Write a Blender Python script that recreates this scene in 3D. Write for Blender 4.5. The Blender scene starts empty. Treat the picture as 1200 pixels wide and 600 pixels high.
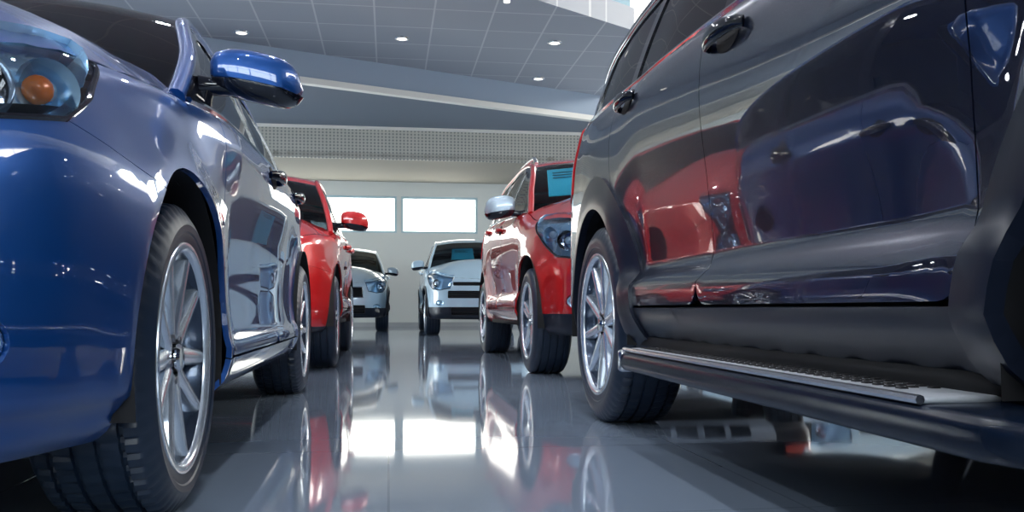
import bpy, math, random
import numpy as np
from mathutils import Vector, Matrix
from mathutils.geometry import delaunay_2d_cdt

random.seed(4)
PI = math.pi
SC = bpy.context.scene
COL = SC.collection

# ------------------------------------------------------------------ camera
FPX = 1030.0                       # focal length in pixels of a 1200 px wide frame
cam_data = bpy.data.cameras.new('camera')
cam_data.sensor_fit = 'HORIZONTAL'
cam_data.sensor_width = 36.0
cam_data.lens = FPX / 1200.0 * 36.0
cam_data.shift_y = 62.0 / 1200.0
cam_data.clip_start = 0.02
camera = bpy.data.objects.new('camera', cam_data)
COL.objects.link(camera)
YAW = math.radians(8.0)
camera.location = (0, 0, 0.43)
camera.rotation_euler = (PI / 2, 0, -YAW)
SC.camera = camera

# ------------------------------------------------------------------ world, light, exposure
SC.view_settings.view_transform = 'Standard'
SC.view_settings.look = 'None'
SC.view_settings.exposure = 0.85
SC.view_settings.gamma = 1.0
SC.view_settings.use_curve_mapping = False

world = bpy.data.worlds.new('sky')
SC.world = world
world.use_nodes = True
wn = world.node_tree.nodes
wn.clear()
w_out = wn.new('ShaderNodeOutputWorld')
w_bg = wn.new('ShaderNodeBackground')
w_bg.inputs['Color'].default_value = (1.0, 0.95, 0.84, 1)
w_bg.inputs['Strength'].default_value = 3.2
world.node_tree.links.new(w_bg.outputs[0], w_out.inputs[0])


def area_light(name, loc, rot, sx, sy, power, color):
    d = bpy.data.lights.new(name, 'AREA')
    d.shape = 'RECTANGLE'
    d.size = sx
    d.size_y = sy
    d.energy = power
    d.color = color
    o = bpy.data.objects.new(name, d)
    o.location = loc
    o.rotation_euler = rot
    COL.objects.link(o)
    return o

# daylight coming in through the glazed walls (one soft source in each opening; low pair added as fill)
area_light('daylight_front', (0.0, -9.7, 4.6), (math.radians(90), 0, 0), 15, 2.8, 560, (0.72, 0.88, 1.0))
area_light('daylight_right', (13.3, 8.0, 7.2), (math.radians(90), 0, math.radians(90)), 24, 3.8, 2300, (1.0, 0.95, 0.88))
area_light('daylight_left', (-11.3, 6.0, 7.0), (math.radians(90), 0, math.radians(-90)), 22, 3.4, 1300, (0.72, 0.85, 1.0))
area_light('fill_right_low', (13.3, 16.5, 2.1), (math.radians(90), 0, math.radians(90)), 9.5, 3.0, 450, (0.95, 0.97, 1.0))  # added fill to brighten the back wall from the right
area_light('fill_left_low', (-11.3, 17.0, 2.1), (math.radians(90), 0, math.radians(-90)), 8.5, 3.0, 420, (0.80, 0.92, 1.0))  # added fill to brighten the back wall from the left
area_light('daylight_back', (0.8, 22.6, 7.7), (math.radians(-90), 0, 0), 22, 3.2, 1500, (1.0, 0.96, 0.88))

# ------------------------------------------------------------------ materials
MATS = {}


def principled(name, color=(0.5, 0.5, 0.5), rough=0.5, metal=0.0, coat=0.0, coat_rough=0.02, spec=0.5,
               ior=1.5, emit=None, emit_strength=0.0, trans=0.0):
    if name in MATS:
        return MATS[name]
    m = bpy.data.materials.new(name)
    m.use_nodes = True
    b = m.node_tree.nodes['Principled BSDF']
    b.inputs['Base Color'].default_value = (*color, 1)
    b.inputs['Roughness'].default_value = rough
    b.inputs['Metallic'].default_value = metal
    b.inputs['Coat Weight'].default_value = coat
    b.inputs['Coat Roughness'].default_value = coat_rough
    b.inputs['Specular IOR Level'].default_value = spec
    b.inputs['IOR'].default_value = ior
    b.inputs['Transmission Weight'].default_value = trans
    if emit:
        b.inputs['Emission Color'].default_value = (*emit, 1)
        b.inputs['Emission Strength'].default_value = emit_strength
    MATS[name] = m
    return m


def paint(name, color, metal=0.5, rough=0.35, coat=1.0, flake=0.0, coat_ior=1.6):
    """clear-coated car paint with fine metallic flakes"""
    m = principled(name, color, rough, metal, coat, 0.012)
    nt = m.node_tree
    b = nt.nodes['Principled BSDF']
    b.inputs['Coat IOR'].default_value = coat_ior
    n = nt.nodes.new('ShaderNodeTexNoise')
    n.inputs['Scale'].default_value = 900
    n.inputs['Detail'].default_value = 1
    tc = nt.nodes.new('ShaderNodeTexCoord')
    nt.links.new(tc.outputs['Object'], n.inputs['Vector'])
    r = nt.nodes.new('ShaderNodeMapRange')
    r.inputs['To Min'].default_value = rough - 0.08
    r.inputs['To Max'].default_value = rough + 0.08
    nt.links.new(n.outputs['Fac'], r.inputs['Value'])
    nt.links.new(r.outputs[0], b.inputs['Roughness'])
    return m


def glass_mat(name, tint, spec_ior=1.5):
    """thin glass: tinted see-through mixed with mirror reflection by angle"""
    if name in MATS:
        return MATS[name]
    m = bpy.data.materials.new(name)
    m.use_nodes = True
    nt = m.node_tree
    nt.nodes.clear()
    out = nt.nodes.new('ShaderNodeOutputMaterial')
    mix = nt.nodes.new('ShaderNodeMixShader')
    fr = nt.nodes.new('ShaderNodeFresnel')
    fr.inputs['IOR'].default_value = spec_ior
    tr = nt.nodes.new('ShaderNodeBsdfTransparent')
    tr.inputs['Color'].default_value = (*tint, 1)
    gl = nt.nodes.new('ShaderNodeBsdfGlossy')
    gl.inputs['Roughness'].default_value = 0.01
    nt.links.new(fr.outputs[0], mix.inputs[0])
    nt.links.new(tr.outputs[0], mix.inputs[1])
    nt.links.new(gl.outputs[0], mix.inputs[2])
    nt.links.new(mix.outputs[0], out.inputs['Surface'])
    MATS[name] = m
    return m


M_BLUE = paint('blue metallic paint', (0.0, 0.055, 0.25), 0.5, 0.40, coat_ior=1.6)
M_RED = paint('red paint', (0.52, 0.003, 0.006), 0.15, 0.40, coat_ior=1.9)
M_BLACK = paint('midnight paint', (0.003, 0.010, 0.038), 0.6, 0.3, coat_ior=2.3)
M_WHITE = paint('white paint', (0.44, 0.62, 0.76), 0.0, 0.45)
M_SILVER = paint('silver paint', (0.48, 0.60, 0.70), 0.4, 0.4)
M_CLAD = principled('grained dark plastic', (0.009, 0.013, 0.026), 0.33, spec=0.42)
M_DARK = principled('unlit black plastic', (0.004, 0.004, 0.006), 0.7)
M_GLOSSBLACK = principled('gloss black plastic', (0.006, 0.007, 0.012), 0.08, coat=0.6)
M_CHROME = principled('chrome', (0.82, 0.84, 0.88), 0.07, 1.0)
M_ALU = principled('brushed aluminium', (0.62, 0.64, 0.68), 0.24, 1.0)
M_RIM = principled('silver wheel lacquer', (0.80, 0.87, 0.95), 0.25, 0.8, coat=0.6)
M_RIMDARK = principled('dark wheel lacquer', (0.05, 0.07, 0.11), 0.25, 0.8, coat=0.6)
M_RUBBER = principled('tyre rubber', (0.008, 0.019, 0.042), 0.42, spec=0.6)
M_DISC = principled('brake steel', (0.30, 0.30, 0.32), 0.3, 1.0)
M_GLASS = glass_mat('tinted car glass', (0.30, 0.38, 0.42))
M_SCREEN = glass_mat('windscreen glass', (0.72, 0.90, 0.92), 1.36)
M_GLASS_DARK = glass_mat('privacy glass', (0.03, 0.04, 0.05), 1.8)
M_LENS = glass_mat('clear lamp cover', (0.86, 0.93, 1.0))
M_AMBER = principled('amber lamp', (0.85, 0.20, 0.03), 0.25, 0.1, coat=0.5)
M_REDLENS = principled('red lamp lens', (0.55, 0.01, 0.015), 0.12, coat=1.0)
M_LENSBULB = principled('bulb glass', (0.7, 0.8, 0.9), 0.05, 0.3, coat=1.0)
M_MIRROR = principled('mirror glass', (0.85, 0.88, 0.9), 0.01, 1.0)
M_SEAT = principled('seat cloth', (0.03, 0.03, 0.035), 0.85)
M_REFLECTOR = principled('lamp reflector', (0.50, 0.72, 0.90), 0.16, 0.7)
M_PLATE = principled('plate white', (0.75, 0.78, 0.80), 0.4)
M_CYAN = principled('cyan card', (0.08, 0.62, 0.86), 0.5, emit=None)


# ------------------------------------------------------------------ object helpers
def tag(o, label=None, cat=None, group=None, kind=None):
    if label: o['label'] = label
    if cat: o['category'] = cat
    if group: o['group'] = group
    if kind: o['kind'] = kind
    return o


def empty(name, loc=(0, 0, 0), rz=0.0):
    o = bpy.data.objects.new(name, None)
    o.location = loc
    o.rotation_euler = (0, 0, rz)
    o.empty_display_size = 0.2
    COL.objects.link(o)
    return o


class MB:
    """collects geometry for one mesh object"""

    def __init__(self):
        self.v = []
        self.f = []
        self.n = []        # custom normals or None
        self.mi = []

    def add(self, verts, faces, normals=None, mi=0):
        k = len(self.v)
        self.v += [tuple(map(float, p)) for p in verts]
        if normals is None:
            self.n += [None] * len(verts)
        else:
            self.n += [tuple(map(float, p)) for p in normals]
        self.f += [tuple(int(i) + k for i in f) for f in faces]
        self.mi += [mi] * len(faces)
        return self

    def box(self, c, s, rot=None, mi=0):
        x, y, z = s[0] / 2, s[1] / 2, s[2] / 2
        vs = [Vector(p) for p in ((-x, -y, -z), (x, -y, -z), (x, y, -z), (-x, y, -z), (-x, -y, z), (x, -y, z), (x, y, z), (-x, y, z))]
        if rot is not None:
            vs = [rot @ p for p in vs]
        vs = [p + Vector(c) for p in vs]
        return self.add(vs, [(0, 3, 2, 1), (4, 5, 6, 7), (0, 1, 5, 4), (1, 2, 6, 5), (2, 3, 7, 6), (3, 0, 4, 7)], mi=mi)

    def rbox(self, c, s, r=0.01, n=3, mi=0, rot=None):
        """box with rounded edges (super-ellipsoid style sphere grid pushed out)"""
        vs, fs = [], []
        nu, nv = 4 * n + 4, 2 * n + 2
        hx, hy, hz = s[0] / 2 - r, s[1] / 2 - r, s[2] / 2 - r
        us = []
        for q in range(4):
            for k in range(n + 1):
                us.append((q, (q + k / n) * PI / 2))
        vv = [(-1, -PI / 2 + k / n * PI / 2) for k in range(n + 1)] + [(1, k / n * PI / 2) for k in range(n + 1)]
        for (sz, b) in vv:
            for (q, a) in us:
                sx = 1 if q in (0, 3) else -1
                sy = 1 if q in (0, 1) else -1
                p = Vector((sx * hx + r * math.cos(a) * math.cos(b), sy * hy + r * math.sin(a) * math.cos(b), sz * hz + r * math.sin(b)))
                if rot is not None: p = rot @ p
                vs.append(p + Vector(c))
        m = len(us)
        for j in range(len(vv) - 1):
            for i in range(m):
                fs.append((j * m + i, j * m + (i + 1) % m, (j + 1) * m + (i + 1) % m, (j + 1) * m + i))
        fs.append(tuple(range(m - 1, -1, -1)))
        fs.append(tuple((len(vv) - 1) * m + i for i in range(m)))
        return self.add(vs, fs, mi=mi)

    def lathe(self, prof, n=48, axis='x', c=(0, 0, 0), close=False, mi=0, arc=(0, 2 * PI)):
        """prof: list of (axial, radius)"""
        full = abs(arc[1] - arc[0] - 2 * PI) < 1e-6
        m = n if full else n + 1
        vs, fs = [], []
        for (h, r) in prof:
            for k in range(m):
                t = arc[0] + (arc[1] - arc[0]) * k / n
                p = {'x': (h, r * math.cos(t), r * math.sin(t)), 'y': (r * math.sin(t), h, r * math.cos(t)), 'z': (r * math.cos(t), r * math.sin(t), h)}[axis]
                vs.append((p[0] + c[0], p[1] + c[1], p[2] + c[2]))
        P = len(prof)
        for j in range(P if close else P - 1):
            jj = (j + 1) % P
            for k in range(n):
                kk = (k + 1) % m
                fs.append((j * m + k, j * m + kk, jj * m + kk, jj * m + k))
        return self.add(vs, fs, mi=mi)

    def tube(self, pts, rad, n=8, cap=True, mi=0, flat=1.0):
        pts = [Vector(p) for p in pts]
        rads = rad if isinstance(rad, (list, tuple)) else [rad] * len(pts)
        vs, fs = [], []
        up = Vector((0.02, 0.03, 1)).normalized()
        for i, p in enumerate(pts):
            d = (pts[min(i + 1, len(pts) - 1)] - pts[max(i - 1, 0)]).normalized()
            u = up if abs(d.dot(up)) < 0.95 else Vector((1, 0, 0))
            a = d.cross(u).normalized()
            b = a.cross(d).normalized()
            for k in range(n):
                t = 2 * PI * k / n
                vs.append(p + (a * math.cos(t) * flat + b * math.sin(t)) * rads[i])
        for i in range(len(pts) - 1):
            for k in range(n):
                kk = (k + 1) % n
                fs.append((i * n + k, i * n + kk, (i + 1) * n + kk, (i + 1) * n + k))
        if cap:
            fs.append(tuple(range(n - 1, -1, -1)))
            fs.append(tuple((len(pts) - 1) * n + k for k in range(n)))
        return self.add(vs, fs, mi=mi)

    def prism(self, poly, h0, h1, axis='z', mi=0):
        """poly 2D outline extruded along axis"""
        def P(p, h):
            return {'z': (p[0], p[1], h), 'x': (h, p[0], p[1]), 'y': (p[0], h, p[1])}[axis]
        n = len(poly)
        vs = [P(p, h0) for p in poly] + [P(p, h1) for p in poly]
        fs = [tuple(range(n - 1, -1, -1)), tuple(range(n, 2 * n))] + [(k, (k + 1) % n, (k + 1) % n + n, k + n) for k in range(n)]
        return self.add(vs, fs, mi=mi)

    def build(self, name, mats, parent=None, smooth=35, fix=False):
        me = bpy.data.meshes.new(name)
        me.from_pydata(self.v, [], self.f)
        me.validate(clean_customdata=False)
        if not isinstance(mats, (list, tuple)):
            mats = [mats]
        for m in mats:
            me.materials.append(m)
        if len(mats) > 1:
            for p, k in zip(me.polygons, self.mi):
                p.material_index = k
        has_n = any(n is not None for n in self.n)
        if fix and not has_n:
            import bmesh
            bm = bmesh.new(); bm.from_mesh(me)
            bmesh.ops.recalc_face_normals(bm, faces=bm.faces)
            bm.to_mesh(me); bm.free()
        me.shade_smooth()
        if has_n and len(me.vertices) == len(self.v):
            me.update()
            vn = [tuple(v.normal) for v in me.vertices]
            me.normals_split_custom_set_from_vertices([n if n is not None else q for n, q in zip(self.n, vn)])
        elif smooth < 180:
            me.set_sharp_from_angle(angle=math.radians(smooth))
        o = bpy.data.objects.new(name, me)
        COL.objects.link(o)
        if parent is not None:
            o.parent = parent
        return o


def copy_tree(o, parent=None):
    c = o.copy()
    COL.objects.link(c)
    c.parent = parent
    for ch in [x for x in list(bpy.data.objects) if x.parent == o]:
        copy_tree(ch, c)
    return c


# ------------------------------------------------------------------ maths helpers
def pchip(xs, ys):
    xs = np.asarray(xs, float); ys = np.asarray(ys, float)
    h = np.diff(xs); d = np.diff(ys) / h
    m = np.zeros(len(xs))
    if len(xs) > 2:
        for k in range(1, len(xs) - 1):
            if d[k - 1] * d[k] > 0:
                w1 = 2 * h[k] + h[k - 1]; w2 = h[k] + 2 * h[k - 1]
                m[k] = (w1 + w2) / (w1 / d[k - 1] + w2 / d[k])
        m[0] = d[0]; m[-1] = d[-1]
    else:
        m[:] = d[0]

    def f(x):
        x = np.clip(np.asarray(x, float), xs[0], xs[-1])
        i = np.clip(np.searchsorted(xs, x, side='right') - 1, 0, len(h) - 1)
        t = (x - xs[i]) / h[i]
        return ((2 * t ** 3 - 3 * t ** 2 + 1) * ys[i] + (t ** 3 - 2 * t ** 2 + t) * h[i] * m[i]
                + (-2 * t ** 3 + 3 * t ** 2) * ys[i + 1] + (t ** 3 - t ** 2) * h[i] * m[i + 1])
    return f


def catmull(pts, per=40):
    """centripetal Catmull-Rom through 2D points"""
    P = np.array(pts, float)
    a = 2 * P[0] - P[1]; b = 2 * P[-1] - P[-2]
    # symmetric about the centre line at both ends
    a = np.array([-P[1][0], P[1][1]]); b = np.array([-P[-2][0], P[-2][1]])
    Q = np.vstack([a, P, b])
    out = []
    for i in range(1, len(Q) - 2):
        p0, p1, p2, p3 = Q[i - 1:i + 3]
        t0 = 0; t1 = t0 + np.linalg.norm(p1 - p0) ** .5; t2 = t1 + np.linalg.norm(p2 - p1) ** .5; t3 = t2 + np.linalg.norm(p3 - p2) ** .5
        for t in np.linspace(t1, t2, per, endpoint=False):
            A1 = (t1 - t) / (t1 - t0) * p0 + (t - t0) / (t1 - t0) * p1
            A2 = (t2 - t) / (t2 - t1) * p1 + (t - t1) / (t2 - t1) * p2
            A3 = (t3 - t) / (t3 - t2) * p2 + (t - t2) / (t3 - t2) * p3
            B1 = (t2 - t) / (t2 - t0) * A1 + (t - t0) / (t2 - t0) * A2
            B2 = (t3 - t) / (t3 - t1) * A2 + (t - t1) / (t3 - t1) * A3
            out.append((t2 - t) / (t2 - t1) * B1 + (t - t1) / (t2 - t1) * B2)
    out.append(P[-1])
    return np.array(out)


def resample(poly, step, closed=True):
    out = []
    n = len(poly)
    for i in range(n if closed else n - 1):
        p = np.array(poly[i], float); q = np.array(poly[(i + 1) % n], float)
        L = np.linalg.norm(q - p)
        if L < 1e-5:
            continue
        k = max(1, int(math.ceil(L / step)))
        for j in range(k):
            out.append(p + (q - p) * j / k)
    if not closed:
        out.append(np.array(poly[-1], float))
    return np.array(out)


def inset(poly, d):
    """shrink a polygon outline by d (small distances only)"""
    P = np.array(poly, float)
    n = len(P)
    area = 0.5 * np.sum(P[:, 0] * np.roll(P[:, 1], -1) - np.roll(P[:, 0], -1) * P[:, 1])
    sg = 1 if area > 0 else -1
    e = np.roll(P, -1, 0) - P
    e /= np.maximum(np.linalg.norm(e, axis=1), 1e-9)[:, None]
    nr = np.stack([-e[:, 1], e[:, 0]], 1) * sg
    m = nr + np.roll(nr, 1, 0)
    l2 = np.maximum(np.sum(m * m, 1), 0.6)
    return P + m * (2 * d / l2)[:, None]


def dedupe(poly, eps=2e-4):
    out = []
    for p in poly:
        if not out or np.hypot(*(np.array(p) - out[-1])) > eps:
            out.append(np.array(p, float))
    if len(out) > 1 and np.hypot(*(out[0] - out[-1])) < eps:
        out.pop()
    return out


def in_poly(P, poly):
    x, y = P[:, 0], P[:, 1]
    r = np.zeros(len(P), bool)
    n = len(poly)
    j = n - 1
    for i in range(n):
        xi, yi = poly[i]; xj, yj = poly[j]
        if yi != yj:
            c = ((yi > y) != (yj > y)) & (x < (xj - xi) * (y - yi) / (yj - yi) + xi)
            r ^= c
        j = i
    return r


def tri_region(poly, holes, step):
    rings = [resample(poly, step)] + [resample(h, step) for h in holes]
    allb = np.vstack(rings)
    edges = []
    k = 0
    for r in rings:
        n = len(r)
        edges += [(k + i, k + (i + 1) % n) for i in range(n)]
        k += n
    lo, hi = rings[0].min(0), rings[0].max(0)
    gx = np.arange(lo[0] + step * .5, hi[0], step)
    gy = np.arange(lo[1] + step * .5, hi[1], step)
    if len(gx) and len(gy):
        G = np.array([(x + (j % 2) * step * .5, y) for j, y in enumerate(gy) for x in gx])
        keep = in_poly(G, rings[0])
        for h in rings[1:]:
            keep &= ~in_poly(G, h)
        G = G[keep]
        if len(G):
            d2 = np.min(np.sum((G[:, None, :] - allb[None, :, :]) ** 2, 2), 1)
            G = G[d2 > (0.45 * step) ** 2]
        V = np.vstack([allb, G]) if len(G) else allb
    else:
        V = allb
    res = delaunay_2d_cdt([Vector(p) for p in V], edges, [], 0, 1e-6)
    vo = np.array([tuple(p) for p in res[0]])
    F = np.array([f for f in res[2] if len(f) == 3])
    c = vo[F].mean(1)
    keep = in_poly(c, rings[0])
    for h in rings[1:]:
        keep &= ~in_poly(c, h)
    F = F[keep]
    a, b, c = vo[F[:, 0]], vo[F[:, 1]], vo[F[:, 2]]
    ar = (b[:, 0] - a[:, 0]) * (c[:, 1] - a[:, 1]) - (b[:, 1] - a[:, 1]) * (c[:, 0] - a[:, 0])
    F = F[np.abs(ar) > 1e-9]
    ar = ar[np.abs(ar) > 1e-9]
    F[ar < 0] = F[ar < 0][:, ::-1]
    return vo, F


def add_surface(mb, f, poly, holes=(), step=0.04, sides=(1,), lip=0.012, gap=0.0, mi=0, back=False):
    """triangulate a region of the (u,v) domain, map it through f, add an inward lip.
       f(P)->(N,3) on the x>=0 side; u increases, v up gives an outward facing normal"""
    poly = dedupe(poly)
    if gap:
        poly = list(inset(poly, gap))
        holes = [list(inset(dedupe(h), -gap)) for h in holes]
    V, F = tri_region(poly, holes, step)
    e = 0.006
    P = f(V)
    du = f(V + [e, 0]) - f(V - [e, 0])
    dv = f(V + [0, e]) - f(V - [0, e])
    N = np.cross(du, dv)
    N /= np.maximum(np.linalg.norm(N, axis=1), 1e-12)[:, None]
    cnt = {}
    for t in F:
        for i in range(3):
            a, b = int(t[i]), int(t[(i + 1) % 3])
            cnt[(a, b)] = 1
    bd = [(a, b) for (a, b) in cnt if (b, a) not in cnt]
    for s in sides:
        S = np.array([s, 1, 1])
        FF = F if s > 0 else F[:, ::-1]
        mb.add(P * S, FF, N * S, mi)
        if lip:
            vs, fs, ns = [], [], []
            for (a, b) in bd:
                k = len(vs)
                pa, pb = P[a], P[b]
                qa, qb = pa - N[a] * lip, pb - N[b] * lip
                nn = np.cross(qa - pa, pb - pa)
                nn = nn / max(np.linalg.norm(nn), 1e-9)
                vs += [pa * S, pb * S, qb * S, qa * S]
                ns += [nn * S] * 4
                fs.append((k, k + 3, k + 2, k + 1) if s > 0 else (k, k + 1, k + 2, k + 3))
            mb.add(vs, fs, ns, mi)
    return mb


# ------------------------------------------------------------------ wheel
def build_wheel(parent, sp, x, y, z, side, name='wheel'):
    """wheel hub on the x axis; outer face towards side"""
    r, w = sp['r'], sp.get('tyre_w', 0.22)
    rr = sp.get('rim_r', r * 0.70)
    near = sp.get('near', False)
    nseg = 180 if near else 60
    dark = sp.get('rim_dark', False)
    piv_mb = MB()
    # rim barrel + outer lip
    h = w / 2
    piv_mb.lathe([(h - 0.010, rr + 0.012), (h - 0.002, rr + 0.008), (h - 0.002, rr - 0.004), (h - 0.012, rr - 0.012), (h - 0.05, rr - 0.024),
                  (-h + 0.03, rr - 0.03), (-h + 0.01, rr + 0.01)], nseg, 'x')
    spokes = []
    # spokes
    ns = sp.get('spokes', 10)
    pair = sp.get('pair', True)
    hub_r = 0.065
    xo = h - 0.022
    for k in range(ns):
        th = 2 * PI * k / ns + sp.get('spin', 0.2)
        if pair == 'v':       # split spokes spreading to the rim in pairs
            offs = [(-0.010, -0.085), (0.010, 0.085)]
        elif pair:
            offs = [(-0.016, -0.026), (0.016, 0.026)]
        else:
            offs = [(0, 0)]
        for (o0, o1) in offs:
            wd0, wd1 = (0.013, 0.010) if pair else (0.016, 0.011)
            if sp.get('spoke_w'):
                wd0, wd1 = sp['spoke_w']
            pts = []
            J = 6
            sec = []
            for j in range(J + 1):
                q = j / J
                rad = hub_r * 0.6 + (rr - 0.012 - hub_r * 0.6) * q
                off = o0 + (o1 - o0) * q
                wd = wd0 + (wd1 - wd0) * q
                xx = xo + 0.010 - 0.012 * (1 - q) ** 2 - 0.004 * math.sin(PI * q)
                sec.append((rad, off, wd, xx))
            vs, fs = [], []
            ct, st = math.cos(th), math.sin(th)
            for (rad, off, wd, xx) in sec:
                for (dx, dw) in ((-0.034, -wd * 1.2), (-0.006, -wd * 1.05), (0.0, -wd * 0.7), (0.002, 0), (0.0, wd * 0.7), (-0.006, wd * 1.05), (-0.034, wd * 1.2)):
                    a = off + dw
                    vs.append((xx + dx, rad * ct - a * st, rad * st + a * ct))
            for j in range(J):
                for i in range(7):
                    ii = (i + 1) % 7
                    fs.append((j * 7 + i, j * 7 + ii, (j + 1) * 7 + ii, (j + 1) * 7 + i))
            spokes.append((vs, fs))
    # hub disc with lug holes
    piv_mb.lathe([(xo - 0.050, 0.085), (xo - 0.020, 0.080), (xo - 0.008, 0.068), (xo - 0.008, 0.036), (xo - 0.008, 0.0005)], 40, 'x')
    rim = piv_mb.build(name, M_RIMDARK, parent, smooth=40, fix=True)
    rim.location = (x, y, z)
    if side < 0:
        rim.rotation_euler = (0, 0, PI)
    for vs_, fs_ in spokes:
        MB().add(vs_, fs_).build('spoke', M_RIM, rim, smooth=40, fix=True)
    lp = MB()
    lp.lathe([(h - 0.008, rr + 0.0125), (h + 0.001, rr + 0.009), (h + 0.001, rr - 0.005), (h - 0.008, rr - 0.011), (h - 0.012, rr - 0.012)], nseg, 'x')
    lp.build('rim_lip', M_RIM, rim, smooth=60)
    # tyre with grooves
    t = MB()
    prof = [(-h + 0.006, rr - 0.004), (-h - 0.002, rr + 0.02), (-h - 0.006, (rr + r) / 2), (-h + 0.002, r - 0.030), (-h + 0.016, r - 0.009)]
    gro = []
    tw = w - 0.032
    x0 = -h + 0.016
    for g in range(4):
        gx = x0 + tw * (0.17 + 0.22 * g)
        gro += [(gx - 0.0055, r - 0.0015), (gx - 0.004, r - 0.010), (gx + 0.004, r - 0.010), (gx + 0.0055, r - 0.0015)]
    prof += [(x0 + 0.008, r - 0.004)] + gro + [(h - 0.024, r - 0.004), (h - 0.016, r - 0.009), (h - 0.002, r - 0.030), (h + 0.006, (rr + r) / 2),
             (h + 0.004, (rr + r) / 2 - 0.012), (h + 0.004, rr + 0.034), (h + 0.001, rr + 0.030), (h + 0.001, rr + 0.02), (h - 0.006, rr - 0.004)]
    NT = 240 if near else 60
    vs, fs = [], []
    flat = sp.get('flat', 0.004)
    for i, (hx, rad) in enumerate(prof):
        for k in range(NT):
            a = 2 * PI * k / NT
            q = rad
            if near and rad > r - 0.012:
                sh = abs(hx) > tw * 0.30
                if (k % 4 == 0 and sh) or ((k + (i % 2)) % 4 == 2 and not sh):
                    q = rad - (0.006 if sh else 0.003)
            zz = q * math.sin(a)
            if zz < -(r - flat): zz = -(r - flat)
            vs.append((hx, q * math.cos(a), zz))
    for j in range(len(prof) - 1):
        for k in range(NT):
            kk = (k + 1) % NT
            fs.append((j * NT + k, j * NT + kk, (j + 1) * NT + kk, (j + 1) * NT + k))
    t.add(vs, fs)
    t.build('tyre', M_RUBBER, rim, smooth=30, fix=True)
    # hub cap + lug nuts
    hb = MB()
    hb.lathe([(xo - 0.010, 0.030), (xo + 0.006, 0.030), (xo + 0.012, 0.024), (xo + 0.013, 0.0005)], 28, 'x')
    hb.build('hub_cap', M_CHROME, rim)
    if near or sp.get('nuts'):
        for k in range(5):
            a = 2 * PI * (k + .5) / 5 + 0.2
            nb = MB()
            nb.lathe([(xo - 0.01, 0.010), (xo + 0.002, 0.009), (xo + 0.004, 0.0005)], 6, 'x', c=(0, 0.048 * math.cos(a), 0.048 * math.sin(a)))
            nb.build('wheel_nut', M_DISC, rim)
    d = MB()
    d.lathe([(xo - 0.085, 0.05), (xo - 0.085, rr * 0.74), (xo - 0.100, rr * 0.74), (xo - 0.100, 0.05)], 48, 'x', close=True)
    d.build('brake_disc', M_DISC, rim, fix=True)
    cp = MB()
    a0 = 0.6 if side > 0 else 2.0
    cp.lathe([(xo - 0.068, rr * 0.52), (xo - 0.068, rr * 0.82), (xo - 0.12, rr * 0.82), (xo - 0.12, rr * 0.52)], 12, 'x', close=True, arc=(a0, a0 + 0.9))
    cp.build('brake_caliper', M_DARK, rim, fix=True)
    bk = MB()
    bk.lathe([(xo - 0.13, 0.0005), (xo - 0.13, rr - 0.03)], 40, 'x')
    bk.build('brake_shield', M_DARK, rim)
    return rim


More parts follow.
